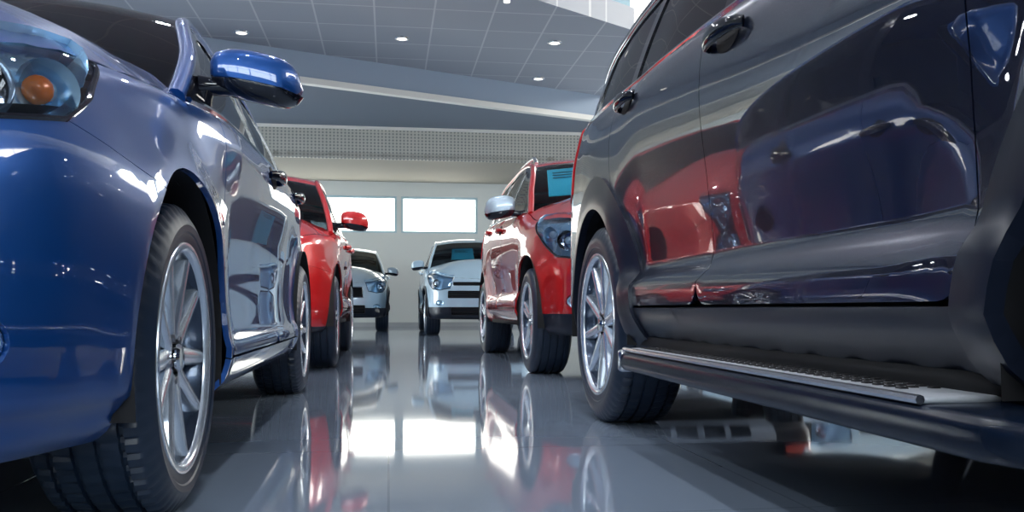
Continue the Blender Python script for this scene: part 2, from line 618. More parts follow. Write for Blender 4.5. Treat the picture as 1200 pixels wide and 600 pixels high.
# ------------------------------------------------------------------ car
class Body:
    def __init__(s, sp):
        s.sp = sp
        s.L = sp['L']
        pts = catmull(sp['plan'], 60)
        seg = np.linalg.norm(np.diff(pts, axis=0), axis=1)
        S = np.concatenate([[0], np.cumsum(seg)])
        s.S = S[-1]
        s.ts = np.linspace(0, s.S, 1600)
        s.px = np.interp(s.ts, S, pts[:, 0])
        s.pa = np.interp(s.ts, S, pts[:, 1])
        # light smoothing then normals
        k = 25
        ker = np.hanning(k + 2)[1:-1]; ker /= ker.sum()
        def smooth(v, odd):
            left = -v[1:k + 1][::-1] if odd else 2 * v[0] - v[1:k + 1][::-1] if False else v[1:k + 1][::-1]
            right = -v[-k - 1:-1][::-1] if odd else v[-k - 1:-1][::-1]
            e = np.concatenate([left, v, right])
            return np.convolve(e, ker, 'same')[k:-k]
        s.px = smooth(s.px, True)
        s.pa = smooth(s.pa, False)
        dx, da = np.gradient(s.px, s.ts), np.gradient(s.pa, s.ts)
        l = np.hypot(dx, da)
        s.nx = da / l
        s.na = -dx / l
        s.nx = smooth(s.nx, True); s.na = smooth(s.na, False)
        s.top = pchip([s.sk(k) for k, _ in sp['top']], [v for _, v in sp['top']])
        s.bot = pchip([s.sk(k) for k, _ in sp['bottom']], [v for _, v in sp['bottom']])
        s.prof = [(s.sk(k), pchip([p[0] for p in pr], [p[1] for p in pr])) for k, pr in sp['profiles']]
        s.sAF = float(s.A(sp['aF'])); s.sAR = float(s.A(sp['aR']))
        out = sp['outline']
        s.O = s.make_outline(out)
        s.oz = lambda a: np.interp(a, s.O[:, 0], s.O[:, 1])

    def sk(s, k):
        """key: ('x', x) on the front, ('X', x) on the rear, number = a along the side"""
        if isinstance(k, tuple):
            if k[0] == 'x': return float(s.Fx(k[1]))
            if k[0] == 'X': return float(s.Rx(k[1]))
            if k[0] == 's': return k[1]
        return float(s.A(k))

    def A(s, a):
        return np.interp(a, s.pa, s.ts)

    def Fx(s, x):
        n = 800
        m = np.argmax(s.px[:n] > s.sp['plan_w'] * 0.97) or n
        return np.interp(x, s.px[:m], s.ts[:m])

    def Rx(s, x):
        return np.interp(-x, -s.px[900:], s.ts[900:])

    def make_outline(s, out):
        P = np.array(out, float)
        Q = np.vstack([2 * P[0] - P[1], P, 2 * P[-1] - P[-2]])
        res = []
        for i in range(1, len(Q) - 2):
            p0, p1, p2, p3 = Q[i - 1:i + 3]
            t0 = 0; t1 = np.linalg.norm(p1 - p0) ** .5; t2 = t1 + np.linalg.norm(p2 - p1) ** .5; t3 = t2 + np.linalg.norm(p3 - p2) ** .5
            for t in np.linspace(t1, t2, 24, endpoint=False):
                A1 = (t1 - t) / (t1 - t0) * p0 + (t - t0) / (t1 - t0) * p1
                A2 = (t2 - t) / (t2 - t1) * p1 + (t - t1) / (t2 - t1) * p2
                A3 = (t3 - t) / (t3 - t2) * p2 + (t - t2) / (t3 - t2) * p3
                B1 = (t2 - t) / (t2 - t0) * A1 + (t - t0) / (t2 - t0) * A2
                B2 = (t3 - t) / (t3 - t1) * A2 + (t - t1) / (t3 - t1) * A3
                res.append((t2 - t) / (t2 - t1) * B1 + (t - t1) / (t2 - t1) * B2)
        res.append(P[-1])
        return np.array(res)

    def D(s, S, Z):
        ks = [k for k, _ in s.prof]
        vals = np.array([f(Z) for _, f in s.prof])
        i = np.clip(np.searchsorted(ks, S, side='right') - 1, 0, len(ks) - 2)
        ks = np.array(ks)
        t = np.clip((S - ks[i]) / (ks[i + 1] - ks[i]), 0, 1)
        t = t * t * (3 - 2 * t)
        n = np.arange(len(S))
        d = vals[i, n] * (1 - t) + vals[i + 1, n] * t
        # rolled top edge
        R = s.sp.get('roll', 0.06)
        q = np.clip((Z - (s.top(S) - R)) / R, 0, 1)
        d = d + R * 0.9 * (1 - np.sqrt(np.maximum(1 - q * q * 0.96, 0)))
        # tucked bottom edge
        Rb = 0.04
        q = np.clip(((s.bot(S) + Rb) - Z) / Rb, 0, 1.3)
        d = d + 0.02 * q * q
        # arch flare
        fl = s.sp.get('flare', 0.012)
        for c in (s.sAF, s.sAR):
            rho = np.hypot(S - c, Z - s.sp['r'])
            d = d - fl * np.exp(-((rho - s.sp['Ra']) / 0.07) ** 2)
        return d

    def surf(s, P, off=0.0):
        S, Z = P[:, 0], P[:, 1]
        Sm = np.abs(S)
        Sm = np.where(Sm > s.S, 2 * s.S - Sm, Sm)
        d = s.D(Sm, Z) - off
        x = np.interp(Sm, s.ts, s.px) - np.interp(Sm, s.ts, s.nx) * d
        a = np.interp(Sm, s.ts, s.pa) - np.interp(Sm, s.ts, s.na) * d
        x = np.where((S < 0) | (S > s.S), -x, x)
        return np.stack([x, a - s.L / 2, Z], 1)

    def pt(s, S, Z, off=0.0):
        return Vector(s.surf(np.array([[float(S), float(Z)]]), off)[0])

    def edge_x(s, a):
        """half width of the top ring at a"""
        S = s.A(a)
        P = np.stack([np.atleast_1d(S), np.atleast_1d(s.top(S))], 1)
        return s.surf(P)[:, 0]

    def G(s, a, z):
        S = s.A(a)
        zt = s.top(S)
        h = np.maximum(z - zt, -0.1)
        x = s.edge_x(a) - s.sp['tumble'] * h - s.sp.get('tcurve', 0.25) * h * h
        return x

    def side(s, P, off=0.0):
        a, z = P[:, 0], P[:, 1]
        return np.stack([s.G(a, z) + off, a - s.L / 2, z], 1)

    # top loft: windscreen, roof, rear window
    def prep_top(s):
        d = np.linalg.norm(np.diff(s.O, axis=0), axis=1)
        s.ot = np.concatenate([[0], np.cumsum(d)])
        s.OL = s.ot[-1]
        da, dz = np.gradient(s.O[:, 0], s.ot), np.gradient(s.O[:, 1], s.ot)
        k = 15
        def sm(v):
            e = np.concatenate([np.full(k, v[0]), v, np.full(k, v[-1])])
            return np.convolve(e, np.ones(k) / k, 'same')[k:-k]
        l = np.hypot(da, dz)
        s.on_a = sm(-dz / l); s.on_z = sm(da / l)
        s.ow = s.G(s.O[:, 0], s.O[:, 1])

    def loft(s, P, off=0.0):
        t, v = P[:, 0], P[:, 1]
        t = np.clip(t, 0, s.OL)
        a = np.interp(t, s.ot, s.O[:, 0]); z = np.interp(t, s.ot, s.O[:, 1])
        na = np.interp(t, s.ot, s.on_a); nz = np.interp(t, s.ot, s.on_z)
        w = np.interp(t, s.ot, s.ow)
        c = s.sp.get('crown', 0.07) * (1 - np.abs(v) ** 2.3) + off
        return np.stack([-v * w, a + na * c - s.L / 2, z + nz * c], 1)

    def tau(s, a):
        return float(np.interp(a, s.O[:, 0], s.ot))


def circ(c, R, z0, t0, t1, n=28):
    """arc points in degrees, centre (c, z0)"""
    return [(c + R * math.cos(math.radians(t0 + (t1 - t0) * k / n)), z0 + R * math.sin(math.radians(t0 + (t1 - t0) * k / n))) for k in range(n + 1)]


BODY = {}


def build_car(sp):
    B = Body(sp)
    L = sp['L']
    step = sp.get('step', 0.05)
    car = empty(sp['name'], (sp['X'], sp['Y'] + L / 2, 0))
    tag(car, sp['label'], sp['category'])
    pm = sp['paint']
    clad = sp.get('clad')               # plastic lower trim?
    low = M_CLAD if clad else pm
    r, Ra = sp['r'], sp['Ra']
    sF, sR, ST = B.sAF, B.sAR, B.S
    zsill = sp['z_sill']

    def bang(c, R=Ra, z=None):          # angle where circle meets the body bottom
        zb = float(B.bot(c)) if z is None else z
        return math.degrees(math.asin((zb - r) / R))
    aL = bang(sF)                       # negative, degrees
    topc = lambda s0, s1, n=24: [(s, float(B.top(s))) for s in np.linspace(s0, s1, n)]
    botc = lambda s0, s1, n=24: [(s, float(B.bot(s))) for s in np.linspace(s0, s1, n)]

    # ---- region key points
    hl = [(B.sk(k), z) for k, z in sp['headlight']]      # lower boundary, from inner top to outer tip
    hl[0] = (hl[0][0], float(B.top(hl[0][0])))
    hl[-1] = (hl[-1][0], float(B.top(hl[-1][0])))
    jn = sp['hl_join']                                    # index of the vertex where the bumper seam starts
    seam_f = sp['seam_f']                                 # angle on the front arch where the seam lands
    seam_r = sp['seam_r']
    tl = [(B.sk(k), z) for k, z in sp['taillight']]      # lower boundary, outer tip to inner top
    tl[0] = (tl[0][0], float(B.top(tl[0][0])))
    tl[-1] = (tl[-1][0], float(B.top(tl[-1][0])))
    zrb = sp['z_rear_bumper']
    sd1, sd2, sd3 = float(B.A(sp['d1'])), float(B.A(sp['d2'])), float(B.A(sp['d3']))

    body = lambda P: B.surf(P)

    def panel(name, mat, poly, holes=(), sides=(1, -1), gap=0.0018, off=0.0, lip=0.014, label=None, st=None, parent=car):
        mb = MB()
        add_surface(mb, (lambda P: B.surf(P, off)), poly, holes, st or step, sides, lip, gap)
        o = mb.build(name, mat, parent)
        if label: o['label'] = label
        return o

    # ---- front bumper
    f_open = []
    for (k0, k1, z0, z1, kind) in sp['front_holes']:
        s0, s1 = B.sk(k0), B.sk(k1)
        f_open.append((s0, s1, z0, z1, kind))
    bump = botc(0, sF - Ra * math.cos(math.radians(aL)), 20) + circ(sF, Ra, r, 180 - aL, seam_f, 16)
    bump += hl[:jn + 1][::-1] + topc(hl[0][0], 0, 12)[1:]
    holes = []
    for (s0, s1, z0, z1, kind) in f_open:
        if kind == 'fog':
            c = ((s0 + s1) / 2, (z0 + z1) / 2)
            holes.append([(c[0] + (s1 - s0) / 2 * math.cos(t), c[1] + (z1 - z0) / 2 * math.sin(t)) for t in np.linspace(0, 2 * PI, 24, endpoint=False)])
        else:
            i = 0.012
            holes.append([(s0, z0), (s1 - i, z0), (s1, z0 + i), (s1, z1 - i), (s1 - i, z1), (s0, z1)])
    # openings touching the centre line are notched out of the outline
    notch = [h for h, o in zip(holes, f_open) if o[0] < 1e-6]
    real = [h for h, o in zip(holes, f_open) if o[0] >= 1e-6]
    for h in sorted(notch, key=lambda h: -h[0][1]):
        bump += [(0, h[-1][1])] + h[::-1][0:] + [(0, h[0][1])]
    # a two-tone lower bumper for the ones with plastic trim
    mb = MB()
    if sp.get('bumper_split'):
        zsp = sp['bumper_split']
        # upper: clip polygon above zsp ; lower: below
        def clip(poly, z, keep_above):
            out = []
            n = len(poly)
            for i in range(n):
                p, q = poly[i], poly[(i + 1) % n]
                pi = (p[1] >= z) == keep_above
                qi = (q[1] >= z) == keep_above
                if pi: out.append(p)
                if pi != qi:
                    t = (z - p[1]) / (q[1] - p[1])
                    out.append((p[0] + (q[0] - p[0]) * t, z))
            return out
        up, lo_ = clip(bump, zsp, True), clip(bump, zsp, False)
        add_surface(mb, body, up, [h for h in real if h[0][1] > zsp], step, (1, -1), 0.014, 0.0)
        o = mb.build('front_bumper', pm, car)
        mb = MB()
        add_surface(mb, body, lo_, [h for h in real if h[0][1] <= zsp], step, (1, -1), 0.014, 0.0)
        mb.build('bumper_skirt', M_CLAD, car)
    else:
        add_surface(mb, body, bump, real, step, (1, -1), 0.014, 0.0)
        mb.build('front_bumper', pm, car)
    # grilles, intakes and fog lamps set into the openings
    for (s0, s1, z0, z1, kind) in f_open:
        m2 = MB()
        if kind == 'fog':
            for sx in (1, -1):
                c = B.pt((s0 + s1) / 2, (z0 + z1) / 2, -0.004)
                n = (B.pt((s0 + s1) / 2, (z0 + z1) / 2, 0.05) - c).normalized()
                u = Vector((-n.y, n.x, 0)).normalized()
                v = Vector((0, 0, 1))
                R = (s1 - s0) / 2 * 0.94
                Rz = (z1 - z0) / 2 * 0.94
                vs, fs = [], []
                for j, (dr, dn) in enumerate(((1, 0.0), (0.9, 0.006), (0.72, 0.002), (0.55, 0.008), (0.3, 0.015), (0.0, 0.018))):
                    for k in range(24):
                        t = 2 * PI * k / 24
                        p = c + u * R * dr * math.cos(t) + v * Rz * dr * math.sin(t) + n * (dn - 0.014)
                        vs.append((p.x * sx, p.y, p.z))
                for j in range(5):
                    for k in range(24):
                        kk = (k + 1) % 24
                        q = (j * 24 + k, j * 24 + kk, (j + 1) * 24 + kk, (j + 1) * 24 + k)
                        fs.append(q)
                m2 = MB().add(vs, fs)
                m2.build('fog_lamp', M_REFLECTOR, car, fix=True)
            continue
        back = MB()
        add_surface(back, (lambda P: B.surf(P, -0.045)), [(s0, z0 - .01), (s1 + .01, z0 - .01), (s1 + .01, z1 + .01), (s0, z1 + .01)], (), 0.06, (1, -1), 0)
        g = back.build('grille' if kind != 'intake' else 'air_intake', M_DARK, car)
        g2 = MB()
        pitch = 0.035 if kind != 'intake' else 0.05
        zz = z0 + pitch * 0.6
        while zz < z1 - pitch * 0.3:
            ss = np.linspace(s0, s1, 12)
            for sx in (1, -1):
                pts = [B.pt(q, zz, -0.020) for q in ss]
                g2.tube([(p.x * sx, p.y, p.z) for p in pts], 0.006, 6, flat=1.5)
            zz += pitch
        if kind == 'mesh':
            for q in np.arange(s0 + 0.02, s1, 0.03):
                for sx in (1, -1):
                    pts = [B.pt(q, z, -0.020) for z in np.linspace(z0, z1, 4)]
                    g2.tube([(p.x * sx, p.y, p.z) for p in pts], 0.004, 5)
        g2.build('grille_bar', M_GLOSSBLACK, g)
        if kind in ('chrome', 'mesh'):
            g3 = MB()
            ss = list(np.linspace(s0, s1, 14))
            loop = [(q, z1) for q in ss] + [(s1, z) for z in np.linspace(z1, z0, 4)[1:-1]] + [(q, z0) for q in ss[::-1]]
            for sx in (1, -1):
                pts = [B.pt(q, z, 0.002) for q, z in loop]
                g3.tube([(p.x * sx, p.y, p.z) for p in pts], 0.009, 6)
            g3.build('grille_surround', M_CHROME, g)
    # slotted skid plate under the nose
    if sp.get('skid'):
        z0, z1 = sp['skid']
        m2 = MB()
        s1 = B.sk(('x', 0.48))
        W_ = (s1) / 3.6
        holes2 = []
        pol = [(0, z0), (s1 - .03, z0), (s1, z0 + .03), (s1, z1), (0, z1), ]
        hl2 = [[(0.02 + i * 0.165, z0 + .03), (0.15 + i * 0.165, z0 + .03), (0.15 + i * 0.165, z1 - .03), (0.02 + i * 0.165, z1 - .03)] for i in range(int(s1 / 0.165))]
        add_surface(m2, (lambda P: B.surf(P, 0.012)), pol, [h for h in hl2 if h[1][0] < s1 - .01], 0.05, (1, -1), 0.03)
        m2.build('skid_plate', M_ALU, car)

    # ---- wings, doors, quarters
    circle_back = circ(sF, Ra, r, seam_f, bang(sF, Ra, zsill), 30)
    fend = circle_back + [(sd1, zsill)]
    lean = sp.get('door_lean', 0.0)
    def seamline(sd, z0, z1, bow=0.0, n=8):
        return [(sd + lean * q + bow * math.sin(PI * q), z0 + (z1 - z0) * q) for q in np.linspace(0, 1, n)]
    t1 = float(B.top(sd1 + lean)); t2 = float(B.top(sd2)); t3 = float(B.top(sd3))
    d1line = seamline(sd1, zsill, t1, 0.02)
    fend = circle_back + d1line + topc(sd1 + lean, hl[-1][0], 20)[1:] + hl[jn:][::-1][1:]
    for sd, nm in ((1, 'right'), (-1, 'left')):
        panel('fender', pm, fend, sides=(sd,))
    dz = zsill + 0.004
    rc = 0.06
    def rnd(c, rr_, t0, t1_, n=6):
        return [(c[0] + rr_ * math.cos(math.radians(t0 + (t1_ - t0) * k / n)), c[1] + rr_ * math.sin(math.radians(t0 + (t1_ - t0) * k / n))) for k in range(n + 1)]
    fl = seamline(sd1, dz, t1, 0.02)
    front_door = rnd((sd1 + rc + .002, dz + rc), rc, 180, 270) + rnd((sd2 - rc, dz + rc), rc, 270, 360) + [(sd2, t2)] + topc(sd2, sd1 + lean, 20)[1:]
    front_door += [p for p in fl[::-1][1:] if p[1] > dz + rc + .02]
    # rear door follows the rear arch
    Rd = Ra + sp.get('door_arch', 0.06)
    ang0 = 180 - bang(sR, Rd, dz)
    ang1 = sp.get('rd_angle', 128)
    arc_d = circ(sR, Rd, r, ang0, ang1, 20)
    rear_door = rnd((sd2 + rc, dz + rc), rc, 180, 270) + arc_d + [(sd3 - 0.0, arc_d[-1][1] + (t3 - arc_d[-1][1]) * .45), (sd3, t3)] + topc(sd3, sd2, 20)[1:]
    # quarter
    arcq = circ(sR, Ra, r, 180 - bang(sR, Ra, zsill), seam_r, 36)
    zsrb = float(arcq[-1][1])
    quarter = arcq + tl[:2][::-1][:1] + [tl[0]] + topc(tl[0][0], sd3, 14)[1:] + rear_door[rear_door.index((sd3, t3)) - 1:rear_door.index((sd3, t3))] + arc_d[::-1]
    rear_b = circ(sR, Ra, r, seam_r, bang(sR, Ra), 12) + botc(sR + Ra * math.cos(math.radians(aL)), ST, 16)[1:] + [(ST, zrb), (tl[-2][0], zrb)] + tl[1:-1][::-1][1:]
    gate = [(tl[-2][0], zrb), (ST, zrb), (ST, float(B.top(ST)))] + topc(ST, tl[-1][0], 10)[1:] + tl[:-1][::-1][:1]
    for sd in (1, -1):
        fd = panel('front_door', pm, front_door, sides=(sd,), label=sp.get('door_label'))
        rd = panel('rear_door', pm, rear_door, sides=(sd,), label=sp.get('door_label'))
        panel('quarter_panel', pm, quarter, sides=(sd,))
        # handles
        for (door, key) in ((fd, 'h1'), (rd, 'h2')):
            ah, zh = sp[key]
            sh = float(B.A(ah))
            hb = MB()
            pts = [B.pt(sh + q, zh + 0.004 * math.sin(PI * (q + .1) / .2), 0.004 + 0.030 * max(0.0, math.sin(PI * (q + 0.105) / 0.21)) ** 0.45) for q in np.linspace(-0.105, 0.105, 14)]
            hb.tube([(p.x * sd, p.y, p.z) for p in pts], [0.014 + 0.009 * math.sin(PI * k / 13) for k in range(14)], 12, flat=0.6)
            hd = hb.build('door_handle', sp.get('handle_mat', pm), door, smooth=60)
            cu = MB()
            vs, fs = [], []
            c0 = (sh - 0.01, zh)
            ring = [(c0[0] + 0.070 * math.cos(t), c0[1] + 0.042 * math.sin(t)) for t in np.linspace(0, 2 * PI, 24, endpoint=False)]
            add_surface(cu, (lambda P: B.surf(P, 0.0015)), ring, (), 0.03, (sd,), 0)
            cu.build('handle_shade', M_DARK, hd)  # flat dark oval on the door; shade of the handle hollow as colour
    panel('rear_bumper', pm, rear_b, sides=(1, -1), gap=0)
    panel('tailgate', pm, gate, sides=(1, -1), gap=0)
    # sill
    a_ = math.degrees(math.asin((zsill - r) / Ra))
    sill = botc(sF + Ra * math.cos(math.radians(aL)), sR - Ra * math.cos(math.radians(aL)), 30)
    sill += circ(sR, Ra, r, 180 - aL, 180 - a_, 5)[1:] + circ(sF, Ra, r, a_, aL, 5)
    for sd in (1, -1):
        panel('side_sill', low, sill, sides=(sd,))
    # wheel arch trim and door trim
    if clad:
        for sd in (1, -1):
            for c in (sF, sR):
                cw = sp.get('clad_w', (0.07, 0.07))[0 if c == sF else 1]
                ri = circ(c, Ra - 0.012, r, 180 - aL, aL, 44)
                ro = circ(c, Ra + cw, r, bang(c, Ra + cw), 180 - bang(c, Ra + cw), 44)
                mbx = MB()
                add_surface(mbx, (lambda P: B.surf(P, 0.012)), ri + ro, (), min(step, 0.04), (sd,), 0.03)
                mbx.build('wheel_arch_trim', M_CLAD, car)
        if sp.get('door_trim'):
            z0, z1 = sp['door_trim']
            for sd in (1, -1):
                for (sa, sb) in ((sd1 + 0.03, sd2 - 0.004), (sd2 + 0.004, sR - math.sqrt((Rd) ** 2 - (z0 - r) ** 2) - 0.02)):
                    mbx = MB()
                    pl = rnd((sa + .03, z0 + .03), .03, 180, 270, 4) + rnd((sb - .03, z0 + .03), .03, 270, 360, 4) + [(sb, z1), (sa, z1)]
                    add_surface(mbx, (lambda P: B.surf(P, 0.004)), pl, (), step, (sd,), 0.01)
                    mbx.build('door_trim', M_CLAD, car)
    # ---- lamps
    for sd in (1, -1):
        hp = hl + topc(hl[-1][0], hl[0][0], 16)[1:-1]
        bk = MB()
        add_surface(bk, (lambda P: B.surf(P, -0.05)), hp, (), 0.04, (sd,), -0.045)
        hlo = bk.build('headlight', M_REFLECTOR, car)
        cs = sum(p[0] for p in hp) / len(hp)
        cz = sum(p[1] for p in hp) / len(hp)
        def bowl(s0, z0, R, dep, mat, nm, bulge=0.0):
            c = B.pt(s0, z0, -0.012)
            n = (B.pt(s0, z0, 0.05) - c).normalized()
            n = (n + Vector((0, -0.9, 0))).normalized()
            u = n.cross(Vector((0, 0, 1))).normalized(); v = u.cross(n)
            vs, fs = [], []
            rings = [(1.0, 0.0), (0.94, -0.2), (0.8, -0.5), (0.6, -0.78), (0.42, -0.9), (0.42, -0.5), (0.36, -0.2), (0.2, -0.08), (0.001, -0.04)]
            for (q, dd) in rings:
                for k in range(28):
                    t = 2 * PI * k / 28
                    p = c + u * R * q * math.cos(t) + v * R * q * math.sin(t) + n * (dd * dep)
                    vs.append((p.x * sd, p.y, p.z))
            for j in range(len(rings) - 1):
                for k in range(28):
                    kk = (k + 1) % 28
                    fs.append((j * 28 + k, j * 28 + kk, (j + 1) * 28 + kk, (j + 1) * 28 + k))
            MB().add(vs, fs).build(nm, mat, hlo, fix=True)
        R0 = sp.get('lamp_R', 0.05)
        i0, i1 = sp.get('lamp_c', (0.35, 0.62))
        sA, sB = hl[0][0], hl[-1][0]
        for q, mt, nm, rq in ((i0, M_CHROME, 'lamp_bowl', 1.0), (i1, M_REFLECTOR, 'indicator_bowl', 0.85)):
            s0 = sA + (sB - sA) * q
            lowz = np.interp(s0, [p[0] for p in hl], [p[1] for p in hl])
            bowl(s0, (lowz + float(B.top(s0)) - 0.03) / 2, R0 * rq, 0.05, mt, nm)
            bc = B.pt(s0, (lowz + float(B.top(s0)) - 0.03) / 2, -0.030)
            MB().lathe([(0.024 * math.cos(t), max(1e-4, 0.024 * math.sin(t))) for t in np.linspace(0, PI, 9)], 16, 'y', c=(bc.x * sd, bc.y, bc.z)).build('bulb', M_AMBER if (sp.get('amber') and nm == 'indicator_bowl') else M_LENSBULB, hlo, fix=True)
        ln = MB()
        add_surface(ln, (lambda P: B.surf(P, 0.0)), hp, (), min(step, 0.04), (sd,), 0, 0.003)
        ln.build('lamp_cover', M_LENS, hlo)
        # dark trim line under the lamp
        tr = MB()
        ptl = [B.pt(s_, z_, 0.0) for s_, z_ in resample(hl[:], 0.03, False)]
        tr.tube([(p.x * sd, p.y, p.z) for p in ptl], 0.005, 6)
        tr.build('lamp_seal', M_GLOSSBLACK, hlo)
        tlp = tl + topc(tl[-1][0], tl[0][0], 10)[1:-1]
        tb = MB()
        add_surface(tb, (lambda P: B.surf(P, 0.006)), tlp, (), 0.04, (sd,), 0.03, 0.002)
        tb.build('tail_light', M_REDLENS, car)
    # ---- inner shell, arches, floor
    inn = MB()
    zz0 = max(float(B.bot(sF)) + 0.03, 0.2)
    shell = [(0, zz0)] + [(sF - math.sqrt(Ra * Ra - (zz0 - r) ** 2), zz0)] + circ(sF, Ra, r, 180 - math.degrees(math.asin((zz0 - r) / Ra)), math.degrees(math.asin((zz0 - r) / Ra)), 24)[1:]
    shell += circ(sR, Ra, r, 180 - math.degrees(math.asin((zz0 - r) / Ra)), math.degrees(math.asin((zz0 - r) / Ra)), 24) + [(ST, zz0), (ST, float(B.top(ST)) - .05)]
    shell += [(s_, z_ - 0.05) for s_, z_ in topc(ST, 0, 60)[1:]]
    hs = []
    add_surface(inn, (lambda P: B.surf(P, -0.055)), shell, hs, 0.10, (1, -1), 0)
    wh = sp['W']
    for c in (sp['aF'], sp['aR']):
        for sd in (1, -1):
            nn = 20
            vs, fs = [], []
            t0 = math.asin((zz0 - r) / Ra)
            angs = np.linspace(t0, PI - t0, nn)
            for t in angs:
                for xx in (wh - 0.012, wh - 0.34):
                    vs.append((sd * xx, c - L / 2 + (Ra + .001) * math.cos(t), r + (Ra + .001) * math.sin(t)))
            for k in range(nn - 1):
                fs.append((2 * k, 2 * k + 1, 2 * k + 3, 2 * k + 2))
            inner = [2 * k + 1 for k in range(nn)]
            fs.append(tuple(inner))
            inn.add(vs, fs)
    # floor pan as a slab that narrows between the wheels
    n_w, f_w = wh - 0.34, wh - 0.05
    poly = []
    a1, a2, a3, a4 = sp['aF'] - Ra, sp['aF'] + Ra, sp['aR'] - Ra, sp['aR'] + Ra
    fr = [(B.pt(s_, zz0, -0.06)) for s_ in np.linspace(0, B.A(a1), 10)]
    rr_ = [(B.pt(s_, zz0, -0.06)) for s_ in np.linspace(B.A(a4), ST, 10)]
    half = [(p.x, p.y) for p in fr] + [(n_w, a1 - L / 2), (n_w, a2 - L / 2), (f_w, a2 - L / 2), (f_w, a3 - L / 2), (n_w, a3 - L / 2), (n_w, a4 - L / 2)] + [(p.x, p.y) for p in rr_]
    half[0] = (0, half[0][1]); half[-1] = (0, half[-1][1])
    poly = half + [(-x, y) for x, y in half[::-1][1:-1]]
    inn.prism(poly, zz0, zz0 + 0.03)
    inn.build('underbody', M_DARK, car, fix=False)

    # ---- hood: membrane between the top ring and the windscreen base
    B.prep_top()
    ac = B.O[0][0]
    ring = [B.pt(s_, float(B.top(s_))) for s_ in np.linspace(0, float(B.A(ac)), 44)]
    cw_ = B.loft(np.array([(0.0, v) for v in np.linspace(-1, 0, 14)]))
    halfp = [(p.x, p.y, p.z) for p in ring] + [tuple(p) for p in cw_[1:]]
    halfp[0] = (0, halfp[0][1], halfp[0][2]); halfp[-1] = (0, halfp[-1][1], halfp[-1][2])
    full = halfp + [(-x, y, z) for x, y, z in halfp[::-1][1:-1]]
    fp = np.array(full)
    V, F = tri_region([tuple(p[:2]) for p in fp], [], 0.07)
    bd = fp
    Z = np.zeros(len(V)); fixed = np.zeros(len(V), bool)
    # boundary heights from nearest point of dense boundary polyline
    dens = []
    for i in range(len(bd)):
        p, q = bd[i], bd[(i + 1) % len(bd)]
        for t in np.linspace(0, 1, 12, endpoint=False):
            dens.append(p + (q - p) * t)
    dens = np.array(dens)
    d2 = ((V[:, None, :] - dens[None, :, :2]) ** 2).sum(2)
    nb = d2.argmin(1); dist = np.sqrt(d2.min(1))
    cnt = {}
    for t in F:
        for i in range(3):
            cnt[(int(t[i]), int(t[(i + 1) % 3]))] = 1
    bset = set(a for (a, b) in cnt if (b, a) not in cnt) | set(b for (a, b) in cnt if (b, a) not in cnt)
    for i in bset:
        fixed[i] = True; Z[i] = dens[nb[i], 2]
    n = len(V)
    A_ = np.zeros((n, n)); bb = np.zeros(n)
    nbrs = {i: set() for i in range(n)}
    for t in F:
        for i in range(3):
            nbrs[int(t[i])].add(int(t[(i + 1) % 3])); nbrs[int(t[(i + 1) % 3])].add(int(t[i]))
    load = sp.get('hood_load', 0.0016)
    for i in range(n):
        if fixed[i] or not nbrs[i]:
            A_[i, i] = 1; bb[i] = Z[i]
        else:
            A_[i, i] = len(nbrs[i])
            for j in nbrs[i]: A_[i, j] -= 1
            bb[i] = load * len(nbrs[i])
    Z = np.linalg.solve(A_, bb)
    hmb = MB()
    rg = np.array([(p.x, p.y) for p in [B.pt(s_, float(B.top(s_))) for s_ in np.linspace(0, float(B.A(ac)), 160)]])
    rg = np.vstack([rg, rg * [-1, 1]])
    dr = np.sqrt(((V[:, None, :] - rg[None]) ** 2).sum(2).min(1))
    Z = Z + sp.get('hood_dome', .06) * (1 - np.exp(-dr / .11))
    # raised centre crease lines of the hood
    hmb.add(np.column_stack([V, Z]), F)
    hmb.build('hood', pm, car, smooth=180)
    # ---- tail deck closing piece
    at = B.O[-1][0]
    ring = [B.pt(s_, float(B.top(s_))) for s_ in np.linspace(float(B.A(at)), ST, 24)]
    cw_ = B.loft(np.array([(B.OL, v) for v in np.linspace(0, -1, 10)]))
    half = [tuple(p) for p in cw_[:-1]] + [(p.x, p.y, p.z) for p in ring]
    vs, fs = [], []
    A1 = [B.pt(s_, float(B.top(s_))) for s_ in np.linspace(float(B.A(at)), ST, 16)]
    A2 = B.loft(np.array([(B.OL, v) for v in np.linspace(-1, 0, 16)]))
    for sd in (1, -1):
        k0 = len(vs)
        for p, q in zip(A1, A2):
            vs += [(p.x * sd, p.y, p.z), (q[0] * sd, q[1], q[2])]
        for k in range(15):
            i = k0 + 2 * k
            fs.append((i, i + 2, i + 3, i + 1) if sd > 0 else (i, i + 1, i + 3, i + 2))
    MB().add(vs, fs).build('tail_panel', pm, car, smooth=60)

    # ---- greenhouse
    gmat = sp.get('frame_mat', M_GLOSSBLACK)
    a0, aE = B.O[0][0], B.O[-1][0]
    zbelt = lambda a: float(B.top(B.A(a)))
    win = []
    for (wa, wb, nm) in sp['windows']:
        bot_l, top_l = [], []
        for a in np.linspace(wa, wb, 22):
            zb_ = zbelt(a) + 0.018
            zt_ = float(B.oz(a)) - 0.055
            if zt_ > zb_ + 0.012:
                bot_l.append((a, zb_)); top_l.append((a, zt_))
        win.append((bot_l + top_l[::-1], nm))
    gpoly = [(a, zbelt(a) - 0.004) for a in np.linspace(a0, aE, 50)] + [tuple(p) for p in B.O[::-1][1:-1]]
